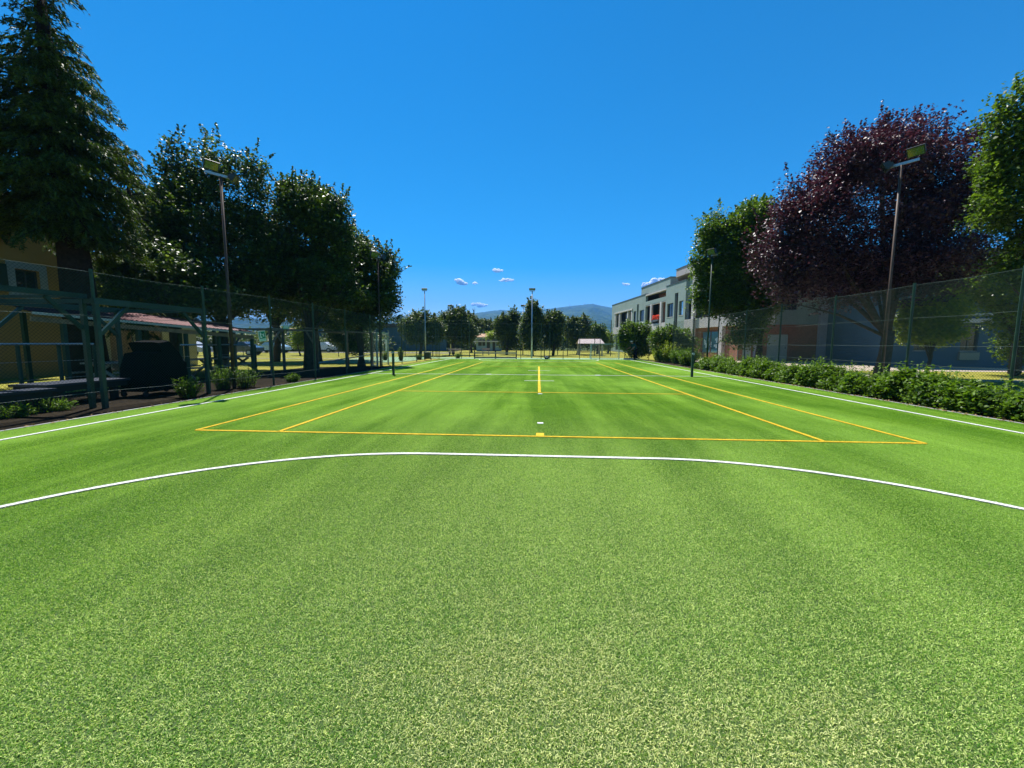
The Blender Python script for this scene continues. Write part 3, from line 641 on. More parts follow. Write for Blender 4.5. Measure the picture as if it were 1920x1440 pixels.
ping('low dark table at the left edge of the photo', -10.25, (ya+yb)/2, .42, yb-ya, .5)
M_picnic = mat('grey picnic timber', (.36, .31, .25), .7, .3, var=.2, vscale=6)
def picnic(label, x, y, rz):
    t = empty('picnic_table', (x, y, -.02), rz, label, 'picnic table', 'picnic tables under the canopy')
    MB().box((0, 0, .74), (.75, 1.8, .05)).build('tabletop', M_picnic, t)
    for s in (-1, 1):
        MB().box((s*.72, 0, .44), (.26, 1.8, .045)).build('seat', M_picnic, t)
        MB().bar((-.75, s*.6, .02), (.3*s*s*.9, s*.6, .70), .05, .09).bar((.75, s*.6, .02), (-.27, s*.6, .70), .05, .09).build('leg', M_picnic, t)
p = at_z(222, 716); picnic('picnic table left of the covered trolley', -14.2, at_x(222, 690, -14.2)[1], R(8))
picnic('picnic table right of the covered trolley, half sunlit', -13.6, at_x(362, 690, -13.6)[1], R(-6))
picnic('picnic table beside the brown floodlight pole', -14.0, at_x(440, 690, -14.0)[1], R(4))
# escape route sign on the fence, and a small notice
M_sgreen = mat('sign green', (0.0, 0.22, 0.11), .35, .5); M_swhite = mat('sign white', (.78, .85, .8), .35, .5)
Xs = -8.72
c = Vector(at_x(491.5, 630, Xs)); t = empty('safety_sign', c, R(-14), 'green and white safety sign hanging tilted on the left fence', 'sign', None); t.rotation_euler = (R(7), 0, R(-20))
t.scale = (1, .56, .62)
MB().box((0, 0, 0), (.012, .40, .52)).build('panel', M_swhite, t)
m = MB(); m.box((.008, 0, .045), (.006, .35, .37)); m.build('green_field', M_sgreen, t)
m = MB(); m.box((.0125, -.10, .05), (.004, .05, .28)); m.box((.0125, -.06, .10), (.004, .06, .05)); m.box((.0125, -.07, -.055), (.004, .10, .05)); m.box((.0125, .07, .04), (.004, .045, .15)); m.box((.0125, .045, .06), (.004, .08, .035)); m.box((.0125, .09, .00), (.004, .035, .07))
m.build('pictogram', M_swhite, t)
MB().box((.008, 0, -.20), (.006, .33, .055)).build('caption_bar', mat('sign pale green', (.25, .5, .38), .5), t)
c = Vector(at_x(536, 613.5, -8.74)); t = empty('notice_board', c, 0, 'small pale green notice fixed on the fence above the timber frame', 'sign'); t.rotation_euler = (0, 0, R(-10))
t.scale = (1, .6, .6)
MB().box((0, 0, 0), (.012, .42, .20)).build('panel', mat('faded green notice', (.22, .38, .33), .5), t)
m = MB()
for z in (.05, .01, -.03): m.box((.008, 0, z), (.004, .32, .012))
m.build('text_rows', M_swhite, t)

# ================================================================== WALLS WITH OPENINGS
class Frame:
    """local frame of a wall: u along it, off outward, z up"""
    def __init__(s, o, u, n): s.o = Vector((o[0], o[1], 0)); s.u = Vector((u[0], u[1], 0)); s.n = Vector((n[0], n[1], 0))
    def P(s, u, off, z): return s.o+s.u*u+s.n*off+Vector((0, 0, z))
    def box(s, mb, u0, u1, z0, z1, f0, f1):
        n = len(mb.v)
        for z in (z0, z1):
            for a, b in ((u0, f0), (u1, f0), (u1, f1), (u0, f1)): mb.v.append(tuple(s.P(a, b, z)))
        for q in ((0, 3, 2, 1), (4, 5, 6, 7), (0, 1, 5, 4), (1, 2, 6, 5), (2, 3, 7, 6), (3, 0, 4, 7)): mb.f.append(tuple(n+i for i in q))
        return mb
    def wall(s, mb, u0, u1, z0, z1, f0, f1, ops):
        us = sorted({u0, u1, *[a for o in ops for a in o[:2] if u0 < a < u1]}); 
        for a, b in zip(us, us[1:]):
            cuts = sorted([(max(z0, o[2]), min(z1, o[3])) for o in ops if o[0] < (a+b)/2 < o[1]]); z = z0
            for c0, c1 in cuts:
                if c0 > z: s.box(mb, a, b, z, c0, f0, f1)
                z = max(z, c1)
            if z < z1: s.box(mb, a, b, z, z1, f0, f1)
        return mb
def window(fr, root, u0, u1, z0, z1, off, fm, mull=1, gm=None, sill=None, name='window', fw=.06):
    m = MB(); fr.box(m, u0, u1, z0, z0+fw, off-.06, off); fr.box(m, u0, u1, z1-fw, z1, off-.06, off)
    for k in range(mull+1):
        u = u0+(u1-u0-fw)*k/mull; fr.box(m, u, u+fw, z0+fw, z1-fw, off-.06, off)
    f = m.build(name, fm, root)
    m = MB(); fr.box(m, u0+.02, u1-.02, z0+.02, z1-.02, off-.04, off-.025); m.build('pane', gm or M_glass_dark, f)
    if sill: m = MB(); fr.box(m, u0-.08, u1+.08, z0-.07, z0-.003, off-.05, off+sill); m.build('sill', mat('stone sill', (.5, .48, .44), .7), f)
    return f
# ---------------- grey-green two storey building on the right
B = (12.9374, 67.4397); Uv = (0.09517514, -0.99546054); Nv = (-0.99546054, -0.09517514)
fr = Frame(B, Uv, Nv)
bl = empty('office_building', (0, 0, 0), 0, 'long two-storey grey-green building with balconies on the right of the pitch', 'building')
M_gg = mat('grey green render', (0.26, 0.33, 0.30), .85, .2, var=.07, vscale=.7); M_lg = mat('light grey concrete', (0.50, 0.48, 0.46), .8, .2, var=.10, vscale=1.5)
M_brick = mat('reddish brown brick', (0.30, 0.13, 0.075), .85, .2, var=.16, vscale=7); M_trimd = mat('dark window frame', (0.03, 0.035, 0.045), .4, .5); M_dgrey = mat('dark grey metal edging', (.09, .10, .11), .5, .4)
bt = M_brick.node_tree; bk = bt.nodes.new('ShaderNodeTexBrick'); bk.inputs['Scale'].default_value = 4.0; bk.inputs['Color1'].default_value = (.33, .14, .08, 1); bk.inputs['Color2'].default_value = (.25, .105, .06, 1); bk.inputs['Mortar'].default_value = (.30, .25, .20, 1); bk.inputs['Mortar Size'].default_value = .014
gq = bt.nodes.new('ShaderNodeNewGeometry'); sx_ = bt.nodes.new('ShaderNodeSeparateXYZ'); cx_ = bt.nodes.new('ShaderNodeCombineXYZ'); ad_ = bt.nodes.new('ShaderNodeMath')
bt.links.new(gq.outputs['Position'], sx_.inputs[0]); bt.links.new(sx_.outputs['X'], ad_.inputs[0]); bt.links.new(sx_.outputs['Y'], ad_.inputs[1]); bt.links.new(ad_.outputs[0], cx_.inputs[0]); bt.links.new(sx_.outputs['Z'], cx_.inputs[1]); bt.links.new(cx_.outputs[0], bk.inputs['Vector']); bt.links.new(bk.outputs[0], bt.nodes['Principled BSDF'].inputs['Base Color'])
ops = [(1.4, 10.6, 4.1, 6.4), (11.25, 12.35, 4.4, 6.1), (12.65, 13.45, 0, 7.0), (13.9, 15.65, 4.45, 6.05)]
m = MB(); fr.wall(m, -.55, 16.15, 0, 8.04, -.3, 0, ops+[(2.2, 10.2, .3, 2.6)]); m.build('lower_wall', M_gg, bl)
m = MB(); fr.box(m, -.62, 16.2, 8.043, 8.13, -9, .04); m.build('roof', M_dgrey, bl)
m = MB(); fr.box(m, -.55, -.25, 0, 8.04, -9, -.303); m.build('end_wall', M_gg, bl)
for u in (1.4, 3.8, 8.25, 10.15): m = MB(); fr.box(m, u, u+.45, 4.1, 6.397, -.28, .03); m.build('pillar', M_lg, bl)
m = MB(); fr.box(m, 1.2, 10.8, 6.403, 6.60, .003, .10); m.build('lintel', M_lg, bl)
for u0, u1 in ((1.5, 3.75), (4.3, 8.2), (8.75, 10.1)): window(fr, bl, u0, u1, 4.12, 6.38, -.9, M_trimd, 2)
m = MB(); fr.box(m, 1.2, 10.8, 2.95, 4.08, .003, .22); m.build('balcony_front', M_lg, bl)
window(fr, bl, 11.27, 12.33, 4.42, 6.08, -.12, M_trimd, 1, sill=.08); window(fr, bl, 13.92, 15.63, 4.47, 6.03, -.12, M_trimd, 2, sill=.08)
m = MB(); fr.box(m, 12.66, 13.44, 0, 6.99, -.6, -.5); m.build('recess_panel', M_trimd, bl)
window(fr, bl, 2.25, 10.15, .33, 2.57, -.15, M_trimd, 5)
# loggia
m = MB(); fr.box(m, 16.153, 23.1, 6.53, 7.02, -.25, .02); m.build('beam', M_gg, bl)
m = MB(); fr.box(m, 16.153, 23.1, 7.80, 7.98, -.35, .04); m.build('upper_lintel', M_lg, bl)
m = MB(); fr.box(m, 16.153, 23.1, 6.52, 6.4, -.2, .0); m.build('soffit', M_lg, bl)
m = MB(); fr.wall(m, 16.16, 23.08, 0, 8.0, -2.0, -1.8, [(19.6, 20.8, 3.95, 6.2), (21.4, 22.7, 3.95, 6.2)]); m.build('loggia_back_wall', M_brick, bl)
m = MB(); fr.box(m, 16.153, 23.1, 3.80, 3.95, -1.79, -.02); m.build('loggia_floor', M_lg, bl)
window(fr, bl, 19.62, 20.78, 3.97, 6.18, -1.85, M_trimd, 1); window(fr, bl, 21.42, 22.68, 3.97, 6.18, -1.85, M_trimd, 2)
for u in (17.95, 21.25): m = MB(); fr.box(m, u, u+.5, 0, 6.527, -.2, .025); m.build('pillar', M_lg, bl)
for u0, u1 in ((16.2, 17.9), (18.5, 21.2), (21.8, 23.08)): m = MB(); fr.box(m, u0, u1, 2.98, 3.90, -.12, .0); m.build('parapet', M_lg, bl)
for u0, u1 in ((16.2, 17.9), (18.5, 21.2), (21.8, 23.08)):
    m = MB()
    for z in (4.1, 4.3, 4.5): fr.box(m, u0, u1, z, z+.025, -.08, -.055)
    m.build('railing', M_trimd, bl)
# projecting block
ops = [(23.6, 25.3, 4.45, 6.05), (25.6, 26.5, 2.9, 7.06), (26.8, 27.85, 4.47, 6.05)]
m = MB(); fr.wall(m, 23.103, 28.35, 2.97, 8.15, -.35, .06, ops); m.build('block_wall', M_gg, bl)
m = MB(); fr.box(m, 23.3, 28.2, 0, 2.96, -1.6, -1.3); m.build('ground_wall', M_brick, bl)
window(fr, bl, 23.62, 25.28, 4.47, 6.03, -.08, M_trimd, 2, sill=.16); window(fr, bl, 26.82, 27.83, 4.49, 6.03, -.08, M_trimd, 1, gm=mat('sky reflecting glass', (.35, .5, .6), .08, .8, metal=.6), sill=.16)
m = MB(); fr.box(m, 25.62, 26.48, 2.97, 7.04, -.3, -.2); m.build('recess_panel', M_trimd, bl)
m = MB(); fr.box(m, 25.75, 25.87, 0, 8.2, -.19, -.02); m.build('downpipe', M_dgrey, bl)
m = MB(); fr.box(m, 23.05, 28.4, 8.153, 8.22, -.4, .1); m.build('coping', M_dgrey, bl)
# set back upper storey, canopy roof
m = MB(); fr.box(m, 13.3, 23.25, 8.135, 9.22, -7, -.35); m.build('upper_wall', M_gg, bl)
m = MB(); fr.box(m, 13.2, 23.3, 9.223, 9.30, -7.1, -.3); m.build('upper_coping', M_dgrey, bl)
m = MB(); fr.wall(m, 23.3, 40, 8.0, 8.9, -2.4, -2.2, []); m.build('attic_wall', mat('teal panel', (.12, .22, .21), .6), bl)
pl = [(25.6, .0), (40.2, .0), (40.2, -7), (23.55, -7), (23.45, -1.4)]
m = MB(); k = len(pl)
for z in (8.82, 9.66):
    for a, b_ in pl: m.v.append(tuple(fr.P(a, b_, z-(0 if a > 24 else .25))))
m.f = [tuple(range(k))[::-1], tuple(range(k, 2*k))]+[(i, (i+1) % k, k+(i+1) % k, k+i) for i in range(k)]; m.build('canopy_roof', mat('warm grey render', (.42, .38, .38), .8, .2, var=.05), bl)
m = MB(); fr.box(m, 25.5, 40.2, 9.665, 9.72, -7, .05); m.build('canopy_edge', M_dgrey, bl)
# balcony part
m = MB(); fr.box(m, 28.353, 40.4, 2.95, 3.93, -1.6, .12); m.build('balcony_slab', M_lg, bl)
m = MB(); fr.box(m, 28.353, 40.4, 6.45, 8.3, -1.9, -.25); m.build('balcony_upper_wall', M_gg, bl)
m = MB(); fr.wall(m, 28.353, 40.4, 3.93, 6.45, -2.1, -1.9, [(31.5, 33.6, 3.95, 6.2), (35, 37, 3.95, 6.2)]); m.build('balcony_back_wall', M_brick, bl)
window(fr, bl, 31.52, 33.58, 3.97, 6.18, -1.95, M_trimd, 2); window(fr, bl, 35.02, 36.98, 3.97, 6.18, -1.95, M_trimd, 2)
m = MB()
for z in (4.05, 4.22, 4.39, 4.56, 4.75): fr.box(m, 28.4, 40.3, z, z+.03, .02, .05)
for i in range(9): fr.box(m, 28.45+i*1.48, 28.49+i*1.48, 3.932, 4.78, .052, .08)
m.build('railing', M_trimd, bl)
m = MB(); fr.box(m, 30.55, 31.0, 0, 8.3, .125, .42); m.build('column', M_lg, bl)
m = MB(); fr.box(m, 34.8, 35.3, 4.85, 5.35, .085, .12); m.build('blue_plate', mat('light blue plate', (.25, .5, .65), .4), bl)
m = MB(); fr.wall(m, 28.4, 38.2, 0, 2.947, -.5, -.2, [(31.6, 34.95, .45, 2.65)]); m.build('shop_wall', M_brick, bl)
m = MB(); fr.box(m, 35.35, 36.0, 0, 2.947, -.195, .12); m.build('pillar', M_lg, bl)
fm = mat('reddish brown window frame', (.16, .06, .04), .5, .3)
M_sh = bpy.data.materials.new('shop glass with reflections'); M_sh.use_nodes = True; b_ = M_sh.node_tree.nodes['Principled BSDF']; b_.inputs['Base Color'].default_value = (.10, .26, .36, 1); b_.inputs['Roughness'].default_value = .05; b_.inputs['Specular IOR Level'].default_value = 1.0; b_.inputs['Metallic'].default_value = .35
f = window(fr, bl, 31.62, 34.93, .47, 2.63, -.3, fm, 2, gm=M_sh, fw=.10, name='shop_window')
m = MB(); rg = random.Random(4)
for i in range(14):
    u = 31.9+rg.random()*2.6; z = .9+rg.random()*1.0; w_, h_ = rg.uniform(.1, .35), rg.uniform(.1, .5); fr.box(m, u, u+w_, z, z+h_, -.322+.001*i, -.3215+.001*i)
m.build('painted_reflection', mat('painted pale reflections', (.55, .68, .78), .5), f)  # random pale boxes imitate reflections in the shop glass
m = MB(); fr.box(m, -.25, 38.0, 0, 8.0, -9.3, -9.0); m.build('rear_wall', M_gg, bl)
m = MB(); fr.box(m, 16.25, 40, 8.31, 8.36, -9, -2.45); m.build('terrace_roof', M_dgrey, bl)
# flowers on the loggia
fl = MB(); rg = random.Random(2)
for i in range(60):
    p = fr.P(rg.uniform(19.0, 21.0), rg.uniform(-.05, .12), rg.uniform(4.45, 4.95)); fl.box(p, (.13, .13, .11), mtx=Matrix.Rotation(rg.random()*3, 3, 'X'))
c0 = fr.P(20, 0, 4.3); ft = empty('flower_box', (0, 0, 0), 0, 'orange red geraniums in a box on the loggia railing of the grey building', 'flower box')
fl.build('flowers', mat('orange red petals', (.75, .08, .03), .7), ft); m = MB(); fr.box(m, 19.0, 21.0, 4.2, 4.42, -.05, .12); m.build('planter', M_dgrey, ft)
# frontal wing (brick, piers, pale doors)
YF = fr.P(38.2, 0, 0).y; XF = fr.P(38.2, 0, 0).x
fw_ = Frame((XF, YF), (1, 0), (0, -1))
wb = empty('brick_wing', (0, 0, 0), 0, 'shaded brick wing with pale doors and concrete piers behind the purple tree', 'building')
def fx(px): return at_y(px, 650, YF)[0]-XF
ops = [(fx(1383), fx(1410), 0, 2.35), (fx(1438), fx(1478), 0, 2.2), (fx(1566), fx(1600), 0, 2.5), (fx(1604), fx(1640), 0, 2.5), (fx(1552), fx(1572), 4.2, 6.4), (fx(1450), fx(1490), 4.2, 6.2)]
m = MB(); fw_.wall(m, .05, 14, 0, 3.0, -.3, 0, ops); m.build('lower_wall', M_brick, wb)
m = MB(); fw_.wall(m, .05, 14, 3.003, 8.0, -.3, .02, ops); m.build('upper_wall', M_gg, wb)
M_door = mat('pale green grey door', (.38, .46, .42), .6, .3)
for a, b_, c1 in ((1383, 1410, 2.33), (1438, 1478, 2.18), (1566, 1600, 2.48), (1604, 1640, 2.48)):
    m = MB(); fw_.box(m, fx(a)+.01, fx(b_)-.01, 0, c1, -.2, -.12); d_ = m.build('door', M_door, wb)
    m = MB(); fw_.box(m, fx(b_)-.2, fx(b_)-.16, 1.0, 1.15, -.115, -.08); m.build('handle', M_trimd, d_)
window(fw_, wb, fx(1552)+.02, fx(1572)-.02, 4.22, 6.38, -.1, M_trimd, 1); window(fw_, wb, fx(1450)+.02, fx(1490)-.02, 4.22, 6.18, -.1, M_trimd, 2)
for a, b_ in ((1412, 1420), (1530, 1547)): m = MB(); fw_.box(m, fx(a), fx(b_), 0, 8.0, .023, .35); m.build('pier', mat('blue grey concrete', (.32, .36, .42), .8), wb)
m = MB(); fw_.box(m, .05, 14.2, 8.003, 8.2, -6, .4); m.build('roof', M_dgrey, wb)
m = MB(); fw_.box(m, fx(1600), fx(1800), 2.7, 3.6, .023, 1.1); m.build('balcony_front', M_gg, wb)
# blue shaded wing nearer, right edge
YW = at_z(1690, 686.5)[1]; XW = at_y(1666, 650, YW)[0]; bw = Frame((XW, YW), (1, -.12), (-.12, -1))
wr = empty('blue_wing', (0, 0, 0), 0, 'blue-grey rendered building wing behind the fence at the right edge', 'building')
def gx(px): return (at_y(px, 650, YW)[0]-XW)*.93
M_blue = mat('blue grey render', (.065, .12, .17), .85, .2, var=.06, vscale=1)
ops = [(gx(1795), gx(1826), 1.0, 2.6), (gx(1712), gx(1736), 1.0, 2.5)]
m = MB(); bw.wall(m, 0, 26, 0, 7.0, -.3, 0, ops); m.build('wall', M_blue, wr)
m = MB(); bw.box(m, 0, .3, 0, 7.0, -9, -.303); m.build('side_wall', M_blue, wr)
window(bw, wr, gx(1795)+.02, gx(1826)-.02, 1.02, 2.58, -.12, M_trimd, 2, sill=.12); window(bw, wr, gx(1712)+.02, gx(1736)-.02, 1.02, 2.48, -.12, M_trimd, 2, sill=.12)
m = MB(); bw.box(m, gx(1793), gx(1828), .45, .92, .003, .14); m.build('window_box', mat('olive concrete', (.3, .3, .22), .8), wr)
m = MB(); bw.box(m, gx(1780), gx(1835), 2.75, 3.0, .003, .5); m.build('window_canopy', M_lg, wr)
m = MB(); bw.box(m, -2.9, 26, 7.003, 7.2, -9, .3); m.build('roof', M_dgrey, wr)  # eave added far out past the side wall to keep sun off it
m = MB(); bw.box(m, -.2, 26, 3.2, 3.35, .003, .06); m.build('string_course', M_lg, wr)
# ---------------- ochre house on the left
M_ochre = mat('ochre render', (0.33, 0.22, 0.075), .9, .15, var=.08, vscale=.8); M_tile = mat('terracotta roof tiles', (.42, .25, .15), .8, .2, var=.3, vscale=6)
hf = Frame((-20.5, -6), (0, 1), (1, 0)); oh = empty('ochre_house', (0, 0, 0), 0, 'ochre rendered house with tiled roof behind the conifer on the left', 'building')
wy = at_x(50, 530, -20.5)[1]+6; yc = at_x(141, 560, -20.5)[1]+6
ops = [(wy-.35, wy+.45, 3.35, 4.25), (wy-4.2, wy-3.3, 3.35, 4.25)]
m = MB(); hf.wall(m, 0, yc, -.1, 6.4, -.3, 0, ops); m.build('wall', M_ochre, oh)
m = MB(); hf.box(m, yc-.3, yc, -.1, 6.4, -8, -.303); m.build('gable_wall', M_ochre, oh)
sm = mat('blue grey window surround', (.25, .32, .36), .7)
for q in (wy, wy-3.8):
    window(hf, oh, q-.33, q+.43, 3.37, 4.23, -.1, M_trimd, 2)
    m = MB(); hf.wall(m, q-.6, q+.7, 3.1, 4.5, .003, .03, [(q-.35, q+.45, 3.35, 4.25)]); m.build('window_surround', sm, oh)
    m = MB(); hf.box(m, q-1.0, q-.62, 3.3, 4.35, .035, .07); m.build('shutter', mat('dark green shutter', (.02, .04, .03), .6), oh)
m = MB(); hf.box(m, yc-3.1, yc-3.0, 0, 6.3, .003, .08); m.build('downpipe', mat('brown downpipe', (.09, .06, .04), .5), oh)
m = MB(); n = 60
for i in range(n+1):
    y = -6.6+(yc+1.1)*i/n; zz = .07*(i % 2)
    m.v.append((-19.8, y, 6.42+zz)); m.v.append((-25, y, 8.3+zz))
for i in range(n): m.f.append((2*i, 2*i+2, 2*i+3, 2*i+1))
nv = len(m.v); m.v += [(a, b_, c-.1) for a, b_, c in m.v]; m.f += [tuple(nv+i for i in f[::-1]) for f in m.f[:n]]; m.build('roof', M_tile, oh)
m = MB(); m.lo_hi((-19.84, -6.6, 6.24), (-19.74, -6+yc+.5, 6.36)); m.build('gutter', M_dgrey, oh)
# lighter annex with doors
YA_ = yc-6+1.0; af = Frame((-21.5, YA_), (0, 1), (1, 0)); an = empty('cream_annex', (0, 0, 0), 0, 'pale cream annex with timber doors beyond the ochre house corner', 'building')
ops = [(1.2, 2.4, 0, 2.3), (2.9, 4.1, 0, 2.3), (2.6, 3.3, 3.3, 4.4)]
m = MB(); af.wall(m, 0, 6.4, -.1, 5.3, -.3, 0, ops); m.build('wall', mat('cream render', (.52, .47, .28), .9, .15, var=.08), an)
m = MB(); af.box(m, 6.1, 6.4, -.1, 5.3, -6, -.303); m.build('end_wall', mat('cream render', (1, 1, 1)), an)
for a in (1.2, 2.9):
    m = MB(); af.box(m, a+.02, a+1.18, 0, 2.28, -.15, -.1); d_ = m.build('door', M_wood, an); m = MB(); af.box(m, a+.95, a+1.0, 1.0, 1.1, -.097, -.06); m.build('handle', M_dark, d_)
window(af, an, 2.62, 3.28, 3.32, 4.38, -.1, M_wood, 2)
m = MB(); af.box(m, -.3, 6.8, 5.303, 5.5, -6, .5); m.build('roof', M_tile, an)
# ---------------- blue hall far left, hut, low buildings
x0, _, zt = at_y(560, 610, 62); x1, _, z1 = at_y(836, 607, 62)
hl = empty('sports_hall', (0, 0, 0), 0, 'long low dark blue sports hall beyond the far left court', 'building'); hfr = Frame((x0, 62), (1, 0), (0, -1)); Wh = x1-x0
wx = at_y(722, 640, 62)[0]-x0
m = MB(); hfr.wall(m, 0, Wh, 0, z1-.6, -.3, 0, [(wx-.3, wx+.45, 1.4, 2.9)]); m.build('wall', mat('dark blue metal cladding', (.05, .11, .16), .6, .3, var=.08, vscale=3), hl)
m = MB()
for i in range(int(Wh/1.5)): hfr.box(m, i*1.5, i*1.5+.05, 0, z1-.62, .003, .05)
m.build('cladding_ribs', mat('blue cladding ribs', (.06, .13, .18), .6), hl)
m = MB(); hfr.box(m, -.5, Wh+.3, z1-.597, z1, -14, .25); m.build('roof', mat('dark brown roof edge', (.07, .055, .05), .7), hl)
m = MB(); hfr.box(m, wx-.28, wx+.43, 1.42, 2.88, -.15, -.1); m.build('window', mat('pale window blind', (.45, .6, .58), .5), hl)
m = MB(); hfr.box(m, at_y(737, 606, 62)[0]-x0, at_y(753, 606, 62)[0]-x0, z1+.003, z1+.45, -3, -1); m.build('roof_unit', M_white_paint, hl)
x0, _, zt = at_y(893, 639, 62); x1, _, zb = at_y(940, 639, 62)
hu = empty('changing_hut', (0, 0, 0), 0, 'small flat-roofed pale blue hut with dark doors behind the rail barrier', 'building'); hfr = Frame((x0, 62), (1, 0), (0, -1)); Wh = x1-x0
ds = [(.3, .9), (1.0, 1.5), (1.75, 2.3), (2.7, 3.2), (3.35, 3.8)]; ds = [(a*Wh/4.2, b_*Wh/4.2, .05 if i in (2, 3) else .9, 2.0) for i, (a, b_) in enumerate(ds)]
m = MB(); hfr.wall(m, 0, Wh, 0, zt-.2, -.2, 0, ds); m.build('wall', mat('pale blue plaster', (.28, .38, .40), .8, .2, var=.15, vscale=2), hu)
for i, (a, b_, c0, c1) in enumerate(ds): m = MB(); hfr.box(m, a+.02, b_-.02, c0, c1-.02, -.15, -.1); m.build('door' if i in (2, 3) else 'window', M_trimd, hu)
m = MB(); hfr.box(m, -.4, Wh+.5, zt-.197, zt, -4, .5); m.build('roof', M_lg, hu)
# houses beyond
def house(label, px0, px1, py_e, py_r, Y, wm, rm, nwin=2):
    x0, _, ze = at_y(px0, py_e, Y); x1, _, zr = at_y((px0+px1)/2, py_r, Y); x1 = at_y(px1, py_e, Y)[0]; W = x1-x0
    t = empty('house', (0, 0, 0), 0, label, 'house', 'houses beyond the park'); h = Frame((x0, Y), (1, 0), (0, -1))
    ops = [(W*(k+.3)/nwin, W*(k+.6)/nwin, ze*.55, ze*.8) for k in range(nwin)]
    m = MB(); h.wall(m, 0, W, 0, ze, -.3, 0, ops); h.box(m, 0, .3, 0, ze, -8, -.303); h.box(m, W-.3, W, 0, ze, -8, -.303); m.build('wall', wm, t)
    for o in ops: m = MB(); h.box(m, o[0]+.03, o[1]-.03, o[2]+.03, o[3]-.03, -.2, -.15); m.build('window', M_trimd, t)
    m = MB(); a = [h.P(-.5, .5, ze), h.P(W+.5, .5, ze), h.P(W+.5, -8.5, ze), h.P(-.5, -8.5, ze), h.P(W*.2, -4, zr), h.P(W*.8, -4, zr)]; m.v = [tuple(p) for p in a]; m.f = [(0, 1, 5, 4), (1, 2, 5), (2, 3, 4, 5), (3, 0, 4), (3, 2, 1, 0)]; r_ = m.build('roof', rm, t)
    m = MB(); p = h.P(W*.65, -4, zr); m.lo_hi((p.x-.35, p.y-.3, zr-.5), (p.x+.35, p.y+.3, zr+.9)); m.build('chimney', M_brick, r_)
M_cream = mat('cream house wall', (.58, .50, .38), .9, .15); M_greyw = mat('grey house wall', (.50, .50, .48), .9, .15)
house('cream house with terracotta roof seen between the far trees', 888, 936, 632, 625, 110, M_cream, M_tile, 4)
house('pale grey tall house beyond the left lawn', 538, 556, 618, 612, 75, M_greyw, M_tile, 2)
house('yellow house beyond the lawn between the left trunks', 558, 580, 617, 610, 95, M_cream, M_tile, 2)
house('low orange house glimpsed between the far right trees and the grey building', 1128, 1150, 638, 628, 88, mat('orange house wall', (.5, .33, .18), .9), M_tile, 2)
#PART3
# ================================================================== PLANTS
def unit(a): return a/np.maximum(np.linalg.norm(a, axis=1, keepdims=True), 1e-6)
def leaves(rg, C, size, asp=.62, up=.7, droop=0.0, curl=.18, D=None, sv=.35):
    """one folded leaf blade at each centre"""
    n = len(C); nrm = rg.normal(size=(n, 3)); nrm[:, 2] = np.abs(nrm[:, 2])+up*1.6; nrm = unit(nrm)
    d = rg.normal(size=(n, 3)) if D is None else D+rg.normal(size=(n, 3))*.35
    d[:, 2] -= droop; d = unit(d-nrm*np.sum(d*nrm, 1)[:, None]); w = np.cross(nrm, d)
    L = size*rg.uniform(1-sv, 1+sv, n)[:, None]; W = L*asp
    V = np.stack([C-d*L*.5, C+w*W*.5-d*L*.08+nrm*W*curl, C+d*L*.5-nrm*L*.12, C-w*W*.5-d*L*.08+nrm*W*curl], 1).reshape(-1, 3)
    i = np.arange(n)[:, None]*4; return V, i+np.array([[0, 1, 2, 3]])
def lump(dirs, ph, fr, amp):
    s = np.zeros(len(dirs))
    for p, f in zip(ph, fr): s += np.sin(dirs@f+p)
    return 1+amp*s/len(ph)**.5
def branch_tree(mb, base, h_fork, r0, tips, rg, sway=.15, extra=None):
    """tapered trunk and limbs from the fork to each tip"""
    b = np.array(base, float); top = b+np.array([rg.normal()*sway, rg.normal()*sway, h_fork])
    mid = (b+top)/2+rg.normal(size=3)*[.05, .05, 0]
    mb.tube([b-[0, 0, .15], b+[0, 0, .12], mid, top], [r0*1.45, r0*1.12, r0*.92, r0*.8], 10)
    for t, rr in tips:
        t = np.array(t); st = b+(top-b)*rg.uniform(.72, 1.0); m1 = st+(t-st)*.45+np.array([rg.normal()*.2, rg.normal()*.2, .25])
        mb.tube([st, m1, t], [r0*rr, r0*rr*.6, r0*rr*.16], 6)
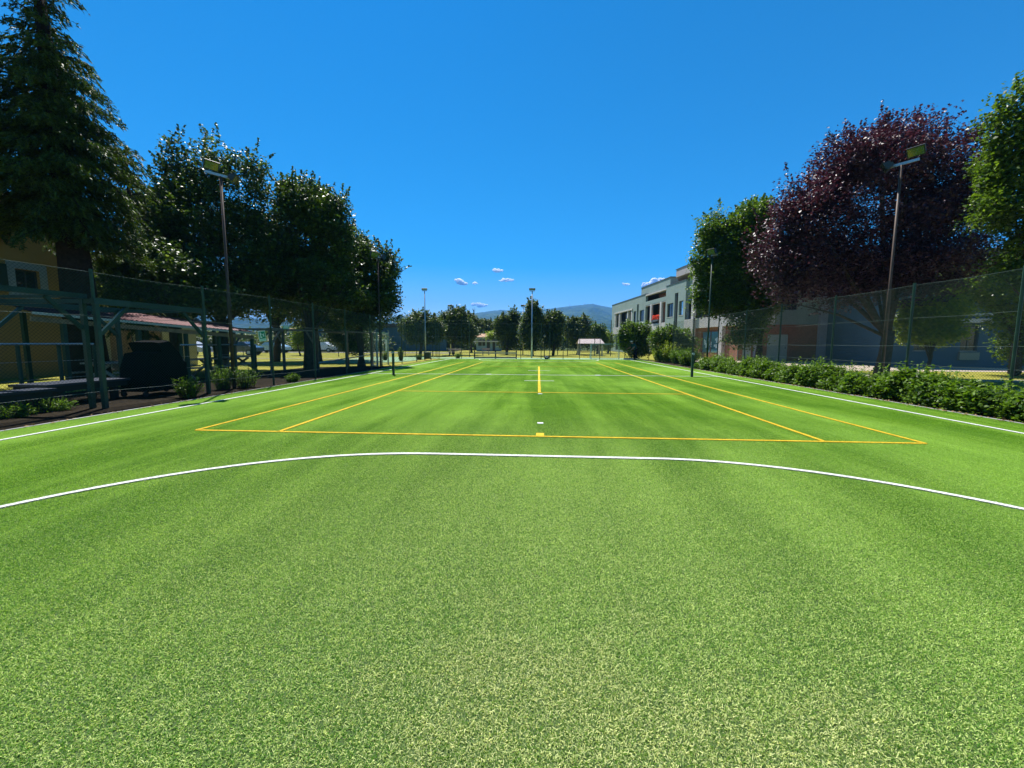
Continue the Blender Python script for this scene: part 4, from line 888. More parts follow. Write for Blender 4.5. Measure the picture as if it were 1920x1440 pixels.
def tree(name, label, base, fork, r0, lobes, mt, leaf=.13, n=40000, seed=1, cat='tree', group=None, shoots=60, cl=.30, per=26, asp=.66, up=.55, gap=.25, bark=None, sub=5, curl=.18, outer=.45, droop=.25, shl=.8, amp=.20, sat=7):
    """lobes: (x, y, z, rx, ry, rz) in the world; leaves in sprigs through each lobe, denser to the outside"""
    rg = np.random.default_rng(seed); L0 = []
    for l in lobes:
        rm = (l[3]*l[5])**.5
        if rm > 1.0 and sat:
            L0.append((*l[:3], l[3]*.88, l[4]*.88, l[5]*.9))
            for k in range(sat):
                v = rg.normal(size=3); v[2] += .25; v /= np.linalg.norm(v); q = rg.uniform(.26, .42)
                L0.append((l[0]+v[0]*l[3]*.82, l[1]+v[1]*l[4]*.82, l[2]+v[2]*l[5]*.80, l[3]*q, l[4]*q, l[5]*q*1.1))
        else: L0.append(l)
    lobes = L0
    root = empty(name, (base[0], base[1], base[2] if len(base) > 2 else -.03), 0, label, cat, group); O = np.array(root.location)
    vol = np.array([(l[3]*l[4]*l[5])**(2/3) for l in lobes]); vol = vol/vol.sum(); CC = []; tips = []; sh = []
    for l, q in zip(lobes, vol):
        c = np.array(l[:3])-O; rad = np.array(l[3:6]); m = max(8, int(n*q/per))
        ph = rg.uniform(0, 6.28, 6); fr = rg.normal(size=(6, 3))*3.2
        d = unit(rg.normal(size=(m, 3))); f = lump(d, ph, fr, amp)
        u = rg.random(m); rr = np.where(u < outer, rg.uniform(.82, 1.02, m), rg.uniform(.25, .95, m)**.6)
        keep = lump(d*1.7, ph[::-1], fr, 1.0) > (-.9 if gap < .01 else np.quantile(lump(d*1.7, ph[::-1], fr, 1.0), gap*.35))
        p = c+d*rad*(rr*f)[:, None]; CC.append(p[keep])
        ns = int(shoots*q)+1; ds = unit(rg.normal(size=(ns, 3))+np.array([0, 0, 1.0])); fs = lump(ds, ph, fr, amp)
        sh.append((c+ds*rad*fs[:, None]*.96, ds))
        if c[2]+O[2] < fork+1.2 and len(lobes) > 3: continue
        if q > .6/len(lobes): tips.append((c, .55))
        for k in range(sub if q > .6/len(lobes) else 1): j = rg.integers(0, m); tips.append((c+(p[j]-c)*.85, .30))
    cc = np.concatenate(CC); P = np.repeat(cc, per, 0)+np.clip(rg.normal(size=(len(cc)*per, 3)), -1.7, 1.7)*cl*np.array([1, 1, .75])
    pr = np.repeat(rg.normal(size=len(cc))*.10, per)                      # whole sprigs a little lighter or darker green
    if shoots:
        S = np.concatenate([a for a, b in sh]); Dn = np.concatenate([b for a, b in sh]); k = 30
        ln = rg.uniform(.4, 1.0, len(S))*shl; up_ = unit(Dn+np.array([0, 0, 1.1])+rg.normal(size=Dn.shape)*.22)
        tt = np.tile(np.linspace(0, 1, k), len(S)); Ps = np.repeat(S, k, 0)+np.repeat(up_*ln[:, None], k, 0)*tt[:, None]+rg.normal(size=(len(S)*k, 3))*(leaf*.55)*(1.15-tt)[:, None]
        P = np.concatenate([P, Ps]); pr = np.concatenate([pr, rg.normal(size=len(Ps))*.05])
    V, Fc = leaves(rg, P, leaf, asp, up, droop=droop, curl=curl)
    rv = np.clip(rg.beta(2, 2.6, len(P))+pr, 0, 1)
    link_mesh('foliage', V, Fc, mt, root, rnd=rv)
    tips = [tips[i] for i in rg.permutation(len(tips))[:11]]
    mb = MB(); branch_tree(mb, (0, 0, 0), fork, r0, tips, rg); mb.build('trunk', bark or M_bark, root, smooth=True)
    return root
def at_d(px, py, D):
    """point at depth D along the view axis"""
    d = ray(px, py)*D; return (CX+d.x, CY+d.y, CZ+d.z)
def lobe(px, py, D, rpx, rpy, ry=None, dz=1.0):
    x, y, z = at_d(px, py, D); s = D/F; return (x, y, z, rpx*s, (ry if ry else rpx*s*.85), rpy*s)
L_lind = leaf_mat('linden leaves', (0.008, 0.024, 0.005), (0.10, 0.165, 0.026), .45, .26, .38, pale=(.28, .35, .12))  # pale end of the ramp puts sky and sun glints into leaf colour
L_purple = leaf_mat('purple plum leaves', (0.018, 0.007, 0.012), (0.115, 0.054, 0.072), .50, .16, .45, tcol=(1.5, .6, .85))
L_maple = leaf_mat('maple leaves', (0.022, 0.060, 0.010), (0.14, 0.22, 0.025), .40, .42, .35)
L_lime = leaf_mat('bright yellow green leaves', (0.08, 0.16, 0.010), (0.34, 0.40, 0.04), .40, .42, .4)
L_bush = leaf_mat('hedge leaves', (0.014, 0.045, 0.005), (0.15, 0.26, 0.022), .50, .38, .22)
L_far = leaf_mat('far tree leaves', (0.022, 0.050, 0.014), (0.13, 0.18, 0.05), .5, .3, .3)
L_pine = leaf_mat('pine needles', (0.030, 0.055, 0.012), (0.10, 0.13, 0.03), .55, .25, .3)
L_conif = leaf_mat('drooping conifer needles', (0.008, 0.026, 0.008), (0.085, 0.135, 0.022), .55, .24, .2)
M_bark2 = mat('dark conifer bark', (0.03, 0.022, 0.016), .95, .1, var=.3, vscale=8, bump=.9, bscale=20)
# ---- big conifer on the left
def conifer(name, label, base, H, prof, mt, seed, n_br, trunk_r, z0, needle=.16, tuft=34, dens=1.0, sprig=.5, lean=(0, 0)):
    rg = np.random.default_rng(seed); root = empty(name, (base[0], base[1], -.03), 0, label, 'tree', None); zs = [p[0] for p in prof]
    tr = MB(); tr.tube([(0, 0, -.1), (lean[0]*.15, lean[1]*.15, H*.15), (lean[0]*.5, lean[1]*.5, H*.5), (lean[0], lean[1], H)], [trunk_r*1.25, trunk_r, trunk_r*.62, .03], 12)
    PP = []; DD = []; br = MB()
    for i in range(n_br):
        z = z0+(H-z0)*((i+rg.random()*.6)/n_br)**1.0; az = i*2.39996+rg.normal()*.25
        rl, rr = np.interp(z, zs, [p[1] for p in prof]), np.interp(z, zs, [p[2] for p in prof])
        wgt = .5+.5*math.cos(az); r = (rl*(1-wgt)+rr*wgt)*rg.uniform(.72, 1.08)
        r = max(.25, r); dr = np.array([math.cos(az), math.sin(az), 0]); k = z/H; ax = np.array([lean[0]*k, lean[1]*k, z])
        rise = .28 if z > H*.75 else .10; m = max(4, int(r/.16)); tt = np.linspace(.12, 1, m)
        pts = [ax+dr*r*t+np.array([0, 0, r*(rise*math.sin(t*2.2)-.34*t*t)]) for t in tt]
        br.tube([pts[0]-dr*r*.12, pts[len(pts)//2], pts[-1]], [.018+.018*r, .02, .008], 5, False)
        side = np.array([-dr[1], dr[0], 0])
        for t, p in zip(tt, pts):
            wd = (.14+.32*r*math.sin(min(1, t*1.15)*math.pi)**.8*.55); nb = max(1, int(wd/.09*dens))
            for s in rg.uniform(-1, 1, nb*2):
                q = p+side*s*wd+dr*rg.normal()*.06; L = sprig*rg.uniform(.45, 1.0)*(.35+.65*min(1, r/1.6)); nn = max(6, int(tuft*L))
                hg = unit((side*s*.45+dr*.5+np.array([0, 0, -.55-.4*rg.random()])).reshape(1, 3))[0]
                u = rg.random(nn)[:, None]; PP.append(q+hg*u*L+np.array([0, 0, 1])*(-.12*u*u*L)+rg.normal(size=(nn, 3))*.022); DD.append(np.repeat(hg[None], nn, 0))
    P = np.concatenate(PP); D = np.concatenate(DD); V, Fc = leaves(rg, P, needle, .22, .35, D=D*1.6, curl=.1)
    link_mesh('foliage', V, Fc, mt, root, rnd=np.clip(rg.beta(2, 2.4, len(P)), 0, 1))
    tr.v += [];
    t_ = tr.build('trunk', M_bark2, root, smooth=True); br.build('branches', M_bark2, t_)
    return root
cb = at_d(168, 690, 13.7); cb = (cb[0], cb[1])
conifer('conifer_tree', 'huge dark drooping conifer towering over the ochre house at the left edge', cb, 15.2, [(3.3, 3.2, 1.5), (5.2, 3.4, 1.85), (7.2, 3.0, 2.15), (8.6, 2.6, 1.95), (9.6, 1.9, 1.6), (10.4, 1.5, 1.3), (11.0, .75, 1.1), (11.9, .55, .7), (12.5, 1.55, .7), (13.0, 1.0, .5), (15.2, .2, .2)], L_conif, 7, 118, .46, 4.7, lean=(-.55, 0), dens=1.15, tuft=40)
c2 = at_d(268, 660, 18); conifer('conifer_tree', 'smaller dark conifer peeking out behind the first linden', (c2[0], c2[1]), at_d(268, 292, 18)[2], [(2, 1.1, 1.1), (6, 1.0, 1.0), (9, .75, .75), (10.2, .3, .3)], L_conif, 8, 46, .22, 1.8, needle=.2)
c3 = at_d(-60, 700, 16); conifer('conifer_tree', 'dark conifer cut off by the left edge of the photo', (c3[0], c3[1]), 12.1, [(3, 3.0, 2.6), (7, 2.8, 2.6), (9.5, 2.0, 2.1), (11.2, 1.2, 1.4), (12.1, .5, .5)], L_conif, 9, 46, .35, 5.8, needle=.2, dens=.9)
# ---- lindens on the left
def gb(px, py, D): p = at_d(px, py, D); return (p[0], p[1])
D = 20.5; tree('linden_tree', 'large linden tree behind the brown floodlight pole on the left', gb(418, 690, D), 2.4, .24,
    [lobe(400, 470, D, 125, 105), lobe(330, 440, D, 75, 110), lobe(335, 335, D, 30, 60), lobe(388, 305, D, 18, 40), lobe(440, 360, D, 62, 62), lobe(300, 500, D, 60, 75), lobe(498, 460, D, 36, 55), lobe(505, 520, D, 55, 62), lobe(430, 540, D, 90, 48), lobe(290, 400, D, 34, 50)],
    L_lind, .15, 82000, 21, group='lindens along the left fence', shoots=300, cl=.24, per=22, shl=1.05)
D = 21.6; tree('linden_tree', 'linden tree with a very thick trunk in the middle of the left row', gb(583, 694, D), 2.2, .32,
    [lobe(578, 455, D, 72, 92), lobe(560, 385, D, 45, 45), lobe(598, 400, D, 40, 48), lobe(620, 470, D, 48, 90), lobe(540, 520, D, 50, 70), lobe(600, 545, D, 78, 50)],
    L_lind, .15, 62000, 22, group='lindens along the left fence', shoots=260, cl=.24, per=22, shl=.95)
D = 24.7; tree('linden_tree', 'smallest linden at the right end of the left row', gb(678, 687, D), 2.2, .22,
    [lobe(690, 515, D, 50, 72), lobe(712, 550, D, 32, 48), lobe(665, 480, D, 34, 42), lobe(680, 580, D, 58, 34), lobe(655, 560, D, 45, 50)],
    L_lind, .16, 42000, 23, group='lindens along the left fence', shoots=200, cl=.24, per=22, shl=.95)
D = 30; tree('linden_tree', 'linden whose slim trunk stands on the lawn left of the thick trunk', gb(519, 682, D), 3.0, .24,
    [lobe(520, 500, D, 75, 90), lobe(500, 560, D, 70, 50), lobe(560, 560, D, 60, 45)], L_lind, .2, 20000, 24, group='lindens along the left fence', shoots=40, cl=.32, per=20)
D = 31; tree('linden_tree', 'linden whose slim trunk stands just right of the thick trunk', gb(597, 680, D), 3.0, .26,
    [lobe(610, 540, D, 70, 70), lobe(650, 590, D, 50, 34), lobe(585, 590, D, 50, 30)], L_lind, .2, 18000, 25, group='lindens along the left fence', shoots=30, cl=.32, per=20)
D = 17.5; tree('linden_tree', 'dark linden behind the fence between the conifer and the brown pole', gb(330, 700, D), 2.6, .24,
    [lobe(300, 520, D, 85, 60), lobe(250, 540, D, 55, 40), lobe(370, 560, D, 60, 34)], L_lind, .15, 26000, 26, group='lindens along the left fence', shoots=20, cl=.26, per=22)
# low dark shrubbery under the trees
D = 33; tree('shrub', 'dark shrub mass below the last linden', gb(652, 664, D), .5, .05, [lobe(650, 630, D, 34, 26), lobe(668, 645, D, 18, 18)], L_lind, .16, 9000, 27, 'shrub', shoots=10, per=18)
D = 44; tree('young_tree', 'bright young tree on the far lawn left of the thick trunk', gb(563, 668, D), 1.2, .08, [lobe(566, 632, D, 13, 20)], L_lime, .2, 3500, 28, 'tree', shoots=10, per=14)
# ---- right side
D = 24; tree('maple_tree', 'green maple tree in front of the grey building balconies', gb(1419, 690, D), 2.2, .20,
    [lobe(1370, 480, D, 62, 78), lobe(1335, 520, D, 40, 62), lobe(1405, 430, D, 36, 50), lobe(1420, 500, D, 50, 70), lobe(1400, 580, D, 50, 44), lobe(1395, 635, D, 34, 16), lobe(1350, 570, D, 34, 22), lobe(1428, 405, D, 26, 32)],
    L_maple, .15, 62000, 31, shoots=140, cl=.24, per=22, shl=.6)
D = 17.2; tree('purple_plum_tree', 'large purple-leaved tree behind the rust brown floodlight pole', gb(1651, 704, D), 2.0, .25,
    [lobe(1620, 400, D, 150, 130), lobe(1530, 440, D, 85, 90), lobe(1480, 500, D, 66, 62), lobe(1590, 320, D, 70, 66), lobe(1670, 300, D, 90, 66), lobe(1760, 330, D, 86, 76), lobe(1760, 450, D, 100, 95), lobe(1560, 510, D, 95, 42), lobe(1490, 395, D, 34, 38), lobe(1452, 470, D, 38, 60), lobe(1477, 345, D, 9, 24), lobe(1820, 420, D, 50, 100), lobe(1680, 510, D, 110, 40), lobe(1585, 545, D, 60, 34), lobe(1700, 540, D, 66, 30), lobe(1500, 545, D, 46, 26)],
    L_purple, .11, 185000, 32, shoots=260, cl=.23, per=24, shl=.95, outer=.6, gap=.9, sub=2, amp=.22)
tree('maple_tree', 'sunlit green maple cut off by the right edge of the photo', gb(1985, 720, 12.5), 2.2, .22,
    [lobe(1893, 220, 12.5, 34, 56), lobe(1892, 325, 12.5, 44, 62), lobe(1900, 270, 12.5, 46, 52), lobe(1960, 330, 12.5, 80, 110), lobe(1850, 385, 12.5, 24, 26), lobe(1905, 400, 12.5, 60, 26), lobe(1990, 480, 12.5, 90, 60)],
    L_maple, .115, 46000, 33, shoots=60, cl=.17, per=22, shl=.45, gap=1.2, amp=.3)
tree('maple_tree', 'dark shaded maple with hanging boughs behind the fence at the right edge', gb(1902, 700, 19), 2.2, .2,
    [lobe(1880, 540, 19, 90, 60), lobe(1910, 600, 19, 44, 30), lobe(1950, 620, 19, 60, 70), lobe(1840, 530, 19, 60, 26)], L_maple, .15, 24000, 34, shoots=10, cl=.25, per=22)
D = 17.5; tree('small_tree', 'small yellow-green tree behind the fence right of the rust brown pole', gb(1734, 704, D), 1.0, .07,
    [lobe(1748, 598, D, 52, 38), lobe(1770, 580, D, 34, 26), lobe(1712, 610, D, 24, 30), lobe(1745, 630, D, 46, 18)], L_lime, .12, 14000, 35, shoots=30, cl=.14, per=16, shl=.3)
D = 36; tree('shrub', 'tall green shrub behind the bending person', gb(1190, 672, D), .8, .08, [lobe(1188, 640, D, 26, 34), lobe(1205, 625, D, 16, 20), lobe(1178, 618, D, 14, 14), lobe(1200, 655, D, 20, 16)], L_maple, .15, 13000, 36, 'shrub', shoots=40, cl=.18, per=16, shl=.4)
D = 32; tree('shrub', 'broad dark shrub in front of the brick ground floor', gb(1262, 676, D), .7, .08, [lobe(1245, 645, D, 26, 28), lobe(1275, 645, D, 28, 30), lobe(1262, 632, D, 24, 18), lobe(1292, 662, D, 16, 18)], L_maple, .15, 14000, 37, 'shrub', shoots=40, cl=.18, per=16, shl=.4)
# upright yellow green bushes near the fence
def spiky(label, x, y, r, h, mt, n, seed, leaf=.13, group='bushes at the far end of the hedge'):
    rg = np.random.default_rng(seed); root = empty('bush', (x, y, -.02), 0, label, 'bush', group); k = 16; m = n//k
    az = rg.uniform(0, 6.28, m); sp = rg.uniform(0, .8, m); L = h*rg.uniform(.6, 1.05, m)*(1-.25*sp); r0 = rg.uniform(0, .55, m)*r
    b = np.stack([np.cos(az)*r0, np.sin(az)*r0, np.zeros(m)], 1); d = unit(np.stack([np.cos(az)*sp*r/h*1.5, np.sin(az)*sp*r/h*1.5, np.ones(m)], 1))
    t = np.tile(np.linspace(.12, 1, k), m); P = np.repeat(b, k, 0)+np.repeat(d*L[:, None], k, 0)*t[:, None]+rg.normal(size=(m*k, 3))*.035
    V, Fc = leaves(rg, P, leaf, .3, .1, D=np.repeat(d, k, 0)*.9); link_mesh('foliage', V, Fc, mt, root, rnd=np.clip(rg.beta(2, 2, m*k), 0, 1))
    mb = MB()
    for i in range(0, m, max(1, m//40)): mb.tube([b[i], b[i]+d[i]*L[i]], [.012, .004], 4, False)
    mb.build('stems', M_bark, root); return root
for lab, px, D, r, h, mt, sd_ in (('bright yellow-green bush at the far end of the hedge', 1236, 33, .55, 1.05, L_lime, 1), ('tall yellow-green spiky bush, second from the far end of the hedge', 1252, 31, .8, 1.6, L_lime, 2),
        ('green bush in the middle of the far bushes, left of the right net post', 1274, 29, .7, 1.15, L_bush, 3), ('green bush just behind the right net post', 1290, 26.5, .75, 1.2, L_bush, 4)):
    p = at_d(px, 680, D); spiky(lab, max(p[0], 8.95), p[1], r, h, mt, 3600, sd_)
# the long hedge on the right
def hedge(label, x0, x1, y0, y1, h, n, seed, mt):
    rg = np.random.default_rng(seed); root = empty('hedge', ((x0+x1)/2, (y0+y1)/2, -.016), 0, label, 'hedge'); per = 18; m = n//per; O = np.array(root.location)
    y = y0+(y1-y0)*rg.random(m); edge = rg.random(m)
    prof = h*(1+.26*np.sin(y*1.7)+.20*np.sin(y*4.1+1)+.14*np.sin(y*9.3)); z = prof*(1-rg.random(m)**1.6*.97); zz = z/prof
    wv = (.5+.08*np.sin(y*2.3)+.08*np.sin(y*6.1+2))*(1-.45*zz**3)*(.85+.15*np.minimum(1, zz*4)); s = np.where(rg.random(m) < .62, -1, 1)*np.sqrt(rg.random(m))
    x = (x0+x1)/2+s*wv*(x1-x0)
    C = np.stack([x, y, z], 1)-O; P = np.repeat(C, per, 0)+rg.normal(size=(m*per, 3))*np.array([.06, .09, .055]); P[:, 2] = np.maximum(P[:, 2], .02)
    V, Fc = leaves(rg, P, .09, .6, .55, droop=.15); pr = np.repeat(rg.normal(size=m)*.12, per)
    # long shoots above
    ns = int((y1-y0)*26); ys = y0+(y1-y0)*rg.random(ns); k = 14; b = np.stack([(x0+x1)/2+rg.uniform(-.3, .35, ns), ys, h*(1+.22*np.sin(ys*1.7))*.85], 1)-O
    d = unit(rg.normal(size=(ns, 3))*.38+np.array([0, 0, 1])); ln = rg.uniform(.12, .55, ns); t = np.tile(np.linspace(0, 1, k), ns)
    P2 = np.repeat(b, k, 0)+np.repeat(d*ln[:, None], k, 0)*t[:, None]+rg.normal(size=(ns*k, 3))*.028
    V2, F2 = leaves(rg, P2, .07, .5, .4, D=np.repeat(d, k, 0)*.5)
    link_mesh('foliage', np.concatenate([V, V2]), np.concatenate([Fc, F2+len(V)]), mt, root, rnd=np.clip(np.concatenate([rg.beta(2, 2.4, len(P))+pr, rg.beta(3, 2, len(P2))]), 0, 1))
    mb = MB()
    for i in range(int((y1-y0)*5)):
        yy = rg.uniform(y0, y1); xx = (x0+x1)/2+rg.uniform(-.25, .25); a = np.array([xx, yy, 0])-O; mb.tube([a, a+[rg.normal()*.08, rg.normal()*.08, h*.45], a+[rg.normal()*.2, rg.normal()*.2, h*.8]], [.014, .010, .005], 5, False)
    mb.build('stems', M_bark, root); return root
hedge('long leafy green hedge running along the foot of the right fence', 8.82, 9.95, -1.6, 17.8, .49, 70000, 41, L_bush)
# weeds at the foot of the left fence
for i, (px, X, r, h, lab) in enumerate(((352, -9.0, .3, .55, 'leafy weed clump at the fence foot beside the second steel shelter'), (420, -9.5, .3, .75, 'climbing weed left of the brown floodlight pole'), (462, -9.2, .4, .7, 'leafy weed clump right of the brown floodlight pole'), (18, -9.95, .35, .28, 'low weeds under the dark table at the left edge'), (95, -10.1, .4, .3, 'low weeds under the long blue table'), (550, -8.9, .25, .3, 'small weed tuft at the fence foot near the timber frame'))):
    p = at_x(px, 740, X); spiky(lab, X, p[1], r, h, L_bush, 1400, 60+i, leaf=.07, group='weeds by the left fence')
for i, (px, Y, h) in enumerate(((722, 26, .8), (752, 25.5, 1.1), (786, 27.5, .5), (858, 31, .5))):
    p = at_y(px, 680, Y); spiky(('tall weed clump beside the narrow edge-on goal at the far left', 'tallest weed clump on the bare strip at the far left', 'small weed clump just left of the dark waste bin', 'small weed clump between the waste bin and the rail barrier')[i], p[0], Y, .28, h, L_bush, 900, 70+i, leaf=.09, group='weeds at the far left corner')
# ---- trees beyond the far end
def far_tree(name, label, px, D, lobes_, mt, seed, n=9000, leaf=.22, fork=1.8, r0=.16, base_py=None, **kw):
    lobes = [(a, c, d_*.86, e*.92) for a, c, d_, e in lobes_]; b = at_d(px, 665, D); return tree(name, label, (b[0], b[1]), fork, r0, [lobe(a, c, D, d_, e) for a, c, d_, e in lobes], mt, leaf, n, seed, group='round trees beyond the far end', cl=.3, per=14, **kw)
far_tree('park_tree', 'leftmost round tree beyond the far end, in front of the blue hall', 788, 44, [(788, 620, 34, 32), (765, 615, 16, 18), (812, 618, 22, 26), (785, 596, 18, 12)], L_far, 51, 16000, shoots=60, shl=.8)
far_tree('park_tree', 'round tree behind the small left floodlight', 850, 47, [(852, 615, 30, 34), (840, 600, 16, 14), (872, 622, 24, 22), (862, 588, 14, 10)], L_far, 52, 17000, shoots=70, shl=.8)
far_tree('park_tree', 'olive green tree right behind the small left floodlight', 884, 60, [(882, 610, 24, 20), (870, 600, 14, 12)], L_pine, 53, 7000, leaf=.26, shoots=20)
far_tree('umbrella_pine', 'umbrella pine with a flat dark crown in front of the hills', 915, 85, [(915, 612, 24, 9), (905, 606, 15, 8), (925, 616, 14, 7)], L_pine, 54, 5500, leaf=.35, fork=4.5, r0=.25, shoots=10)
far_tree('park_tree', 'leafy tree beside the hut, left of the small right floodlight', 950, 50, [(950, 625, 24, 30), (940, 612, 14, 16), (966, 604, 14, 16), (962, 590, 8, 10)], L_far, 55, 14000, shoots=60, shl=.7)
far_tree('conical_tree', 'tallest conical tree behind the tall far floodlight pole', 998, 46, [(997, 625, 22, 30), (998, 598, 18, 22), (998, 577, 10, 14)], L_far, 56, 15000, shoots=60, shl=.8)
far_tree('park_tree', 'dark round tree right of the conical tree', 1037, 47, [(1037, 620, 22, 32), (1025, 608, 14, 18), (1044, 600, 13, 12)], L_far, 57, 14000, shoots=50)
far_tree('park_tree', 'broad round tree behind the striped shelter', 1083, 52, [(1083, 625, 26, 28), (1072, 615, 16, 18), (1095, 606, 14, 14)], L_far, 58, 14000, shoots=50)
far_tree('park_tree', 'small green tree between the broad round tree and the grey building', 1120, 56, [(1118, 625, 15, 16), (1130, 638, 10, 12)], L_maple, 59, 6000, shoots=15)
far_tree('park_tree', 'small bushy tree near the orange house', 1140, 58, [(1140, 640, 9, 16)], L_lime, 60, 3000, shoots=6)
far_tree('park_tree', 'small light tree in front of the cream house', 928, 70, [(928, 630, 16, 8), (944, 622, 12, 10)], L_lime, 62, 4500, leaf=.25, shoots=10)
far_tree('park_tree', 'tree far behind the tall left floodlight pole', 820, 70, [(822, 630, 22, 18)], L_far, 63, 6000, leaf=.26, shoots=10)
for i, (px, a, b_) in enumerate(((878, 583, 600), (889, 581, 600))):
    D = 80; p = at_d(px, 660, D); zt = at_d(px, a, D)[2]; t = empty('bare_poplar', (p[0], p[1], -.03), 0, 'thin bare treetop sticking up against the hills, %s of two' % ('left' if i == 0 else 'right'), 'tree', 'bare treetops'); m = MB(); m.tube([(0, 0, 0), (0, 0, zt)], [.12, .02], 5); m.build('trunk', M_bark, t)
    m = MB(); rg2 = random.Random(i)
    for k in range(26): z = zt*rg2.uniform(.7, .97); a2 = rg2.uniform(0, 6.28); m.tube([(0, 0, z), (.3*math.cos(a2), .3*math.sin(a2), z+.7)], [.03, .012], 4, False)
    m.build('twigs', M_bark, t)
# distant wood and town greenery that closes the view at ground level
def wood(name, x0, x1, y0, y1, h, n, seed, mt, leaf):
    rg = np.random.default_rng(seed); m = n//16; x = rg.uniform(x0, x1, m); y = rg.uniform(y0, y1, m); top = h*(.75+.25*np.sin(x*.21)+.18*np.sin(x*.07+1))
    z = top*np.sqrt(rg.random(m)); P = np.repeat(np.stack([x, y, z], 1), 16, 0)+rg.normal(size=(m*16, 3))*np.array([.9, .9, .6]); P[:, 2] = np.abs(P[:, 2])
    V, Fc = leaves(rg, P, leaf, .75, .6); return tag(link_mesh(name, V, Fc, mt, rnd=np.clip(rg.beta(2, 2.4, len(P)), 0, 1)), kind='stuff')
wood('distant_wood', -150, 110, 118, 128, 4.6, 60000, 81, L_far, .9)
wood('hedgerow', -62, 14, 72, 74.5, 2.4, 34000, 82, L_far, .34)
wood('left_shrubbery', -70, -24, 54, 58, 2.6, 24000, 83, L_far, .34)

# ================================================================== PARKED CARS far left, seen between the trunks
def car(label, x, y, rz, body):
    t = empty('parked_car', (x, y, -.02), rz, label, 'car', 'cars parked beyond the left lawn'); bm_ = mat('car paint %s' % body[0], body[1], .25, .6, coat=.5)
    side = [(-2.0, .35), (-2.05, .75), (-1.9, .92), (-1.1, 1.0), (-.6, 1.42), (.75, 1.45), (1.4, 1.0), (2.0, .85), (2.05, .4)]
    m = MB(); n = len(side)
    for yy, s in ((-.84, .9), (-.80, 1), (.80, 1), (.84, .9)):
        for a, b_ in side: m.v.append((a*(.98 if s < 1 else 1), yy*(1 if b_ < 1.1 else .82), b_))
    for k in range(3):
        for i in range(n): m.f.append((k*n+i, k*n+(i+1) % n, (k+1)*n+(i+1) % n, (k+1)*n+i))
    m.f.append(tuple(range(n))); m.f.append(tuple(3*n+i for i in range(n))[::-1]); m.build('body', bm_, t)
    m = MB()
    for s in (-1, 1): m.quad(*[(a, s*.735*(1 if b_ < 1.1 else .97), b_) for a, b_ in ((-.95, 1.06), (-.52, 1.37), (.68, 1.39), (1.15, 1.06))])
    m.build('side_windows', M_glass_dark, t)
    for a in (-1.25, 1.3):
        for s in (-1, 1):
            w_ = MB().tube([(a, s*.72, .32), (a, s*.88, .32)], .32, 14).build('wheel', M_dark, t); MB().tube([(a, s*.882, .32), (a, s*.895, .32)], .18, 12).build('rim', M_galv, w_)
for lab, px, Y, b_ in (('pale blue parked car seen between the two left linden trunks', 512, 46, ('pale blue', (.35, .5, .6))), ('white parked car right of the thick trunk', 603, 50, ('white', (.7, .72, .72))), ('silver parked car seen under the canopy', 352, 34, ('silver', (.45, .47, .5))), ('dark parked car seen right of the brown floodlight pole', 452, 36, ('dark', (.04, .05, .07)))):
    p = at_y(px, 660, Y); car(lab, p[0], Y, R(6), b_)

# ================================================================== PERSON bending forward at the far right
p = at_z(1191, 674.5); O = Vector((p[0], p[1], 0))
root = empty('person', O, R(200), 'person in dark teal top and white cap, leaning forward by the far right corner', 'person')
def skin(name, V, E, Rd, m, parent, lvl=1):
    me = bpy.data.meshes.new(name); me.from_pydata(V, E, []); o = bpy.data.objects.new(name, me); COL.objects.link(o); o.parent = parent; me.materials.append(m)
    md = o.modifiers.new('skin', 'SKIN'); md.use_smooth_shade = True
    for i, r in enumerate(Rd): me.skin_vertices[0].data[i].radius = (r if isinstance(r, tuple) else (r, r)); me.skin_vertices[0].data[i].use_root = (i == 0)
    sb = o.modifiers.new('sub', 'SUBSURF'); sb.levels = lvl; sb.render_levels = lvl; return o
M_skin = mat('skin', (.42, .24, .16), .55, .35); M_top = mat('dark teal cloth', (.02, .07, .075), .9, .1); M_trou = mat('dark navy trousers', (.012, .014, .025), .9, .1); M_cap = mat('white cap cloth', (.75, .75, .72), .8, .2)
# pelvis is the origin of the chain; +x is forward
V = [(0, 0, .88), (.07, 0, 1.02), (.17, 0, 1.20), (.25, 0, 1.33), (.32, 0, 1.40), (.40, 0, 1.47), (.43, 0, 1.53),
     (.24, .19, 1.30), (.33, .27, 1.06), (.50, .22, .90), (.56, .21, .86), (.24, -.19, 1.30), (.36, -.27, 1.07), (.56, -.22, .98), (.62, -.21, .96),
     (-.01, .10, .84), (.03, .13, .48), (-.04, .14, .10), (.09, .15, .045), (-.01, -.10, .84), (.06, -.13, .49), (.02, -.14, .10), (.15, -.15, .045)]
E = [(0, 1), (1, 2), (2, 3), (3, 4), (4, 5), (5, 6), (3, 7), (7, 8), (8, 9), (9, 10), (3, 11), (11, 12), (12, 13), (13, 14), (0, 15), (15, 16), (16, 17), (17, 18), (0, 19), (19, 20), (20, 21), (21, 22)]
Rd = [(.11, .14), (.105, .135), (.12, .155), (.11, .13), .055, .085, .075, .06, .045, .036, .03, .06, .045, .036, .03, .085, .06, .042, .035, .085, .06, .042, .035]
body = skin('body', V, E, Rd, M_skin, root)
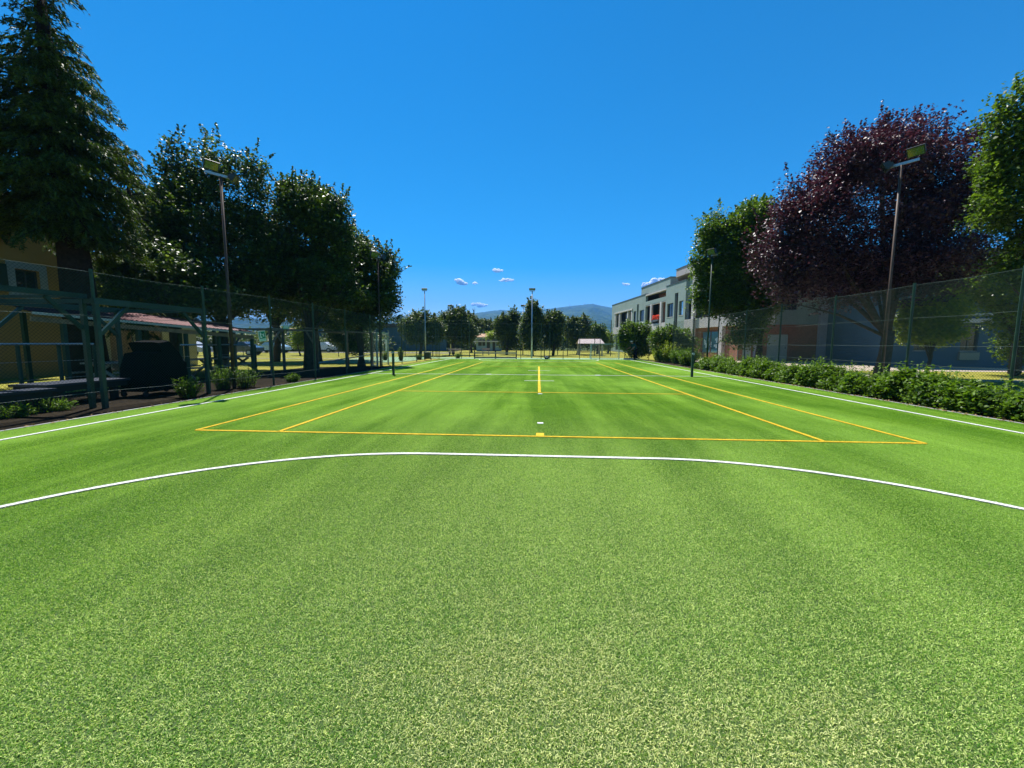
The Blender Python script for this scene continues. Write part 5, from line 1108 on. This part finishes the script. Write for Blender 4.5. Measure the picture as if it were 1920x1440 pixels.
skin('shirt', [(-.01, 0, .86), (.03, 0, .95), (.09, 0, 1.06), (.17, 0, 1.20), (.25, 0, 1.33), (.30, 0, 1.40), (.24, .20, 1.30), (.29, .24, 1.17), (.31, .26, 1.11), (.24, -.20, 1.30), (.31, -.24, 1.17), (.34, -.26, 1.11)], [(0, 1), (1, 2), (2, 3), (3, 4), (4, 5), (4, 6), (6, 7), (7, 8), (4, 9), (9, 10), (10, 11)], [(.15, .185), (.155, .19), (.15, .185), (.165, .20), (.145, .175), .08, .092, .075, .062, .092, .075, .062], M_top, root)
skin('trousers', [(0, 0, .90), (-.01, .10, .83), (.03, .13, .48), (-.04, .14, .11), (-.01, -.10, .83), (.06, -.13, .49), (.02, -.14, .11)], [(0, 1), (1, 2), (2, 3), (0, 4), (4, 5), (5, 6)], [(.125, .155), .105, .078, .062, .105, .078, .062], M_trou, root)
for i, (a, b_) in enumerate(((10, 9), (14, 13))):
    w_ = Vector(V[a]); d_ = (w_-Vector(V[b_])).normalized(); sx = Vector((0, 1, 0)); hv = [tuple(w_), tuple(w_+d_*.05)]; he = [(0, 1)]; hr = [.024, .026]
    for k in range(4):
        q = w_+d_*.085+sx*(-.03+.02*k); hv += [tuple(q), tuple(q+d_*(.035+.006*(k in (1, 2)))+Vector((0, 0, -.008))), tuple(q+d_*.055+Vector((0, 0, -.03)))]; n_ = len(hv); he += [(1, n_-3), (n_-3, n_-2), (n_-2, n_-1)]; hr += [.0095, .0085, .0075]
    q = w_+d_*.03+sx*(.045 if i == 0 else -.045); hv += [tuple(q), tuple(q+d_*.03+Vector((0, 0, -.01)))]; n_ = len(hv); he += [(0, n_-2), (n_-2, n_-1)]; hr += [.010, .0085]
    skin('hand', hv, he, hr, M_skin, root)
m = MB(); m.sphere((.425, 0, 1.575), .098, 14, .62); m.box((.52, 0, 1.56), (.12, .13, .012)); m.build('cap', M_cap, root, smooth=True)
m = MB(); m.box((.515, 0, 1.49), (.03, .022, .035)); m.sphere((.505, .033, 1.515), .011, 8); m.sphere((.505, -.033, 1.515), .011, 8); m.box((.50, 0, 1.445), (.012, .045, .008)); m.sphere((.43, .083, 1.50), .022, 8); m.sphere((.43, -.083, 1.50), .022, 8); m.build('face', mat('darker skin detail', (.30, .15, .10), .6), root)
for s, x_ in ((1, .0), (-1, .06)):
    m = MB(); m.box((x_+.05, s*.145, .035), (.26, .09, .07)); m.build('shoe', M_dark, root)
# white box the person leans over
t = empty('equipment_box', (p[0]-.55, p[1]+.1, 0), 0, 'low white box lying on the turf edge at the feet of the person', 'box')
MB().box((0, 0, .05), (.8, .3, .10)).build('body', M_white_paint, t); MB().box((0, 0, .11), (.84, .34, .02)).build('lid', M_lg, t)

# fallen leaves along the edges of the turf
rg = np.random.default_rng(90); n = 900; x = np.where(rg.random(n) < .7, TX1-.02+rg.normal(size=n)*.10, TX0+.02+rg.normal(size=n)*.10); y = rg.uniform(-3, 22, n)
V, Fc = leaves(rg, np.stack([x, y, np.full(n, .022)+rg.random(n)*.01], 1), .055, .6, 3.0)
tag(link_mesh('fallen_leaves', V, Fc, leaf_mat('dry fallen leaves', (.06, .035, .015), (.30, .20, .09), .8, .1, .1), rnd=rg.random(n)), kind='stuff')
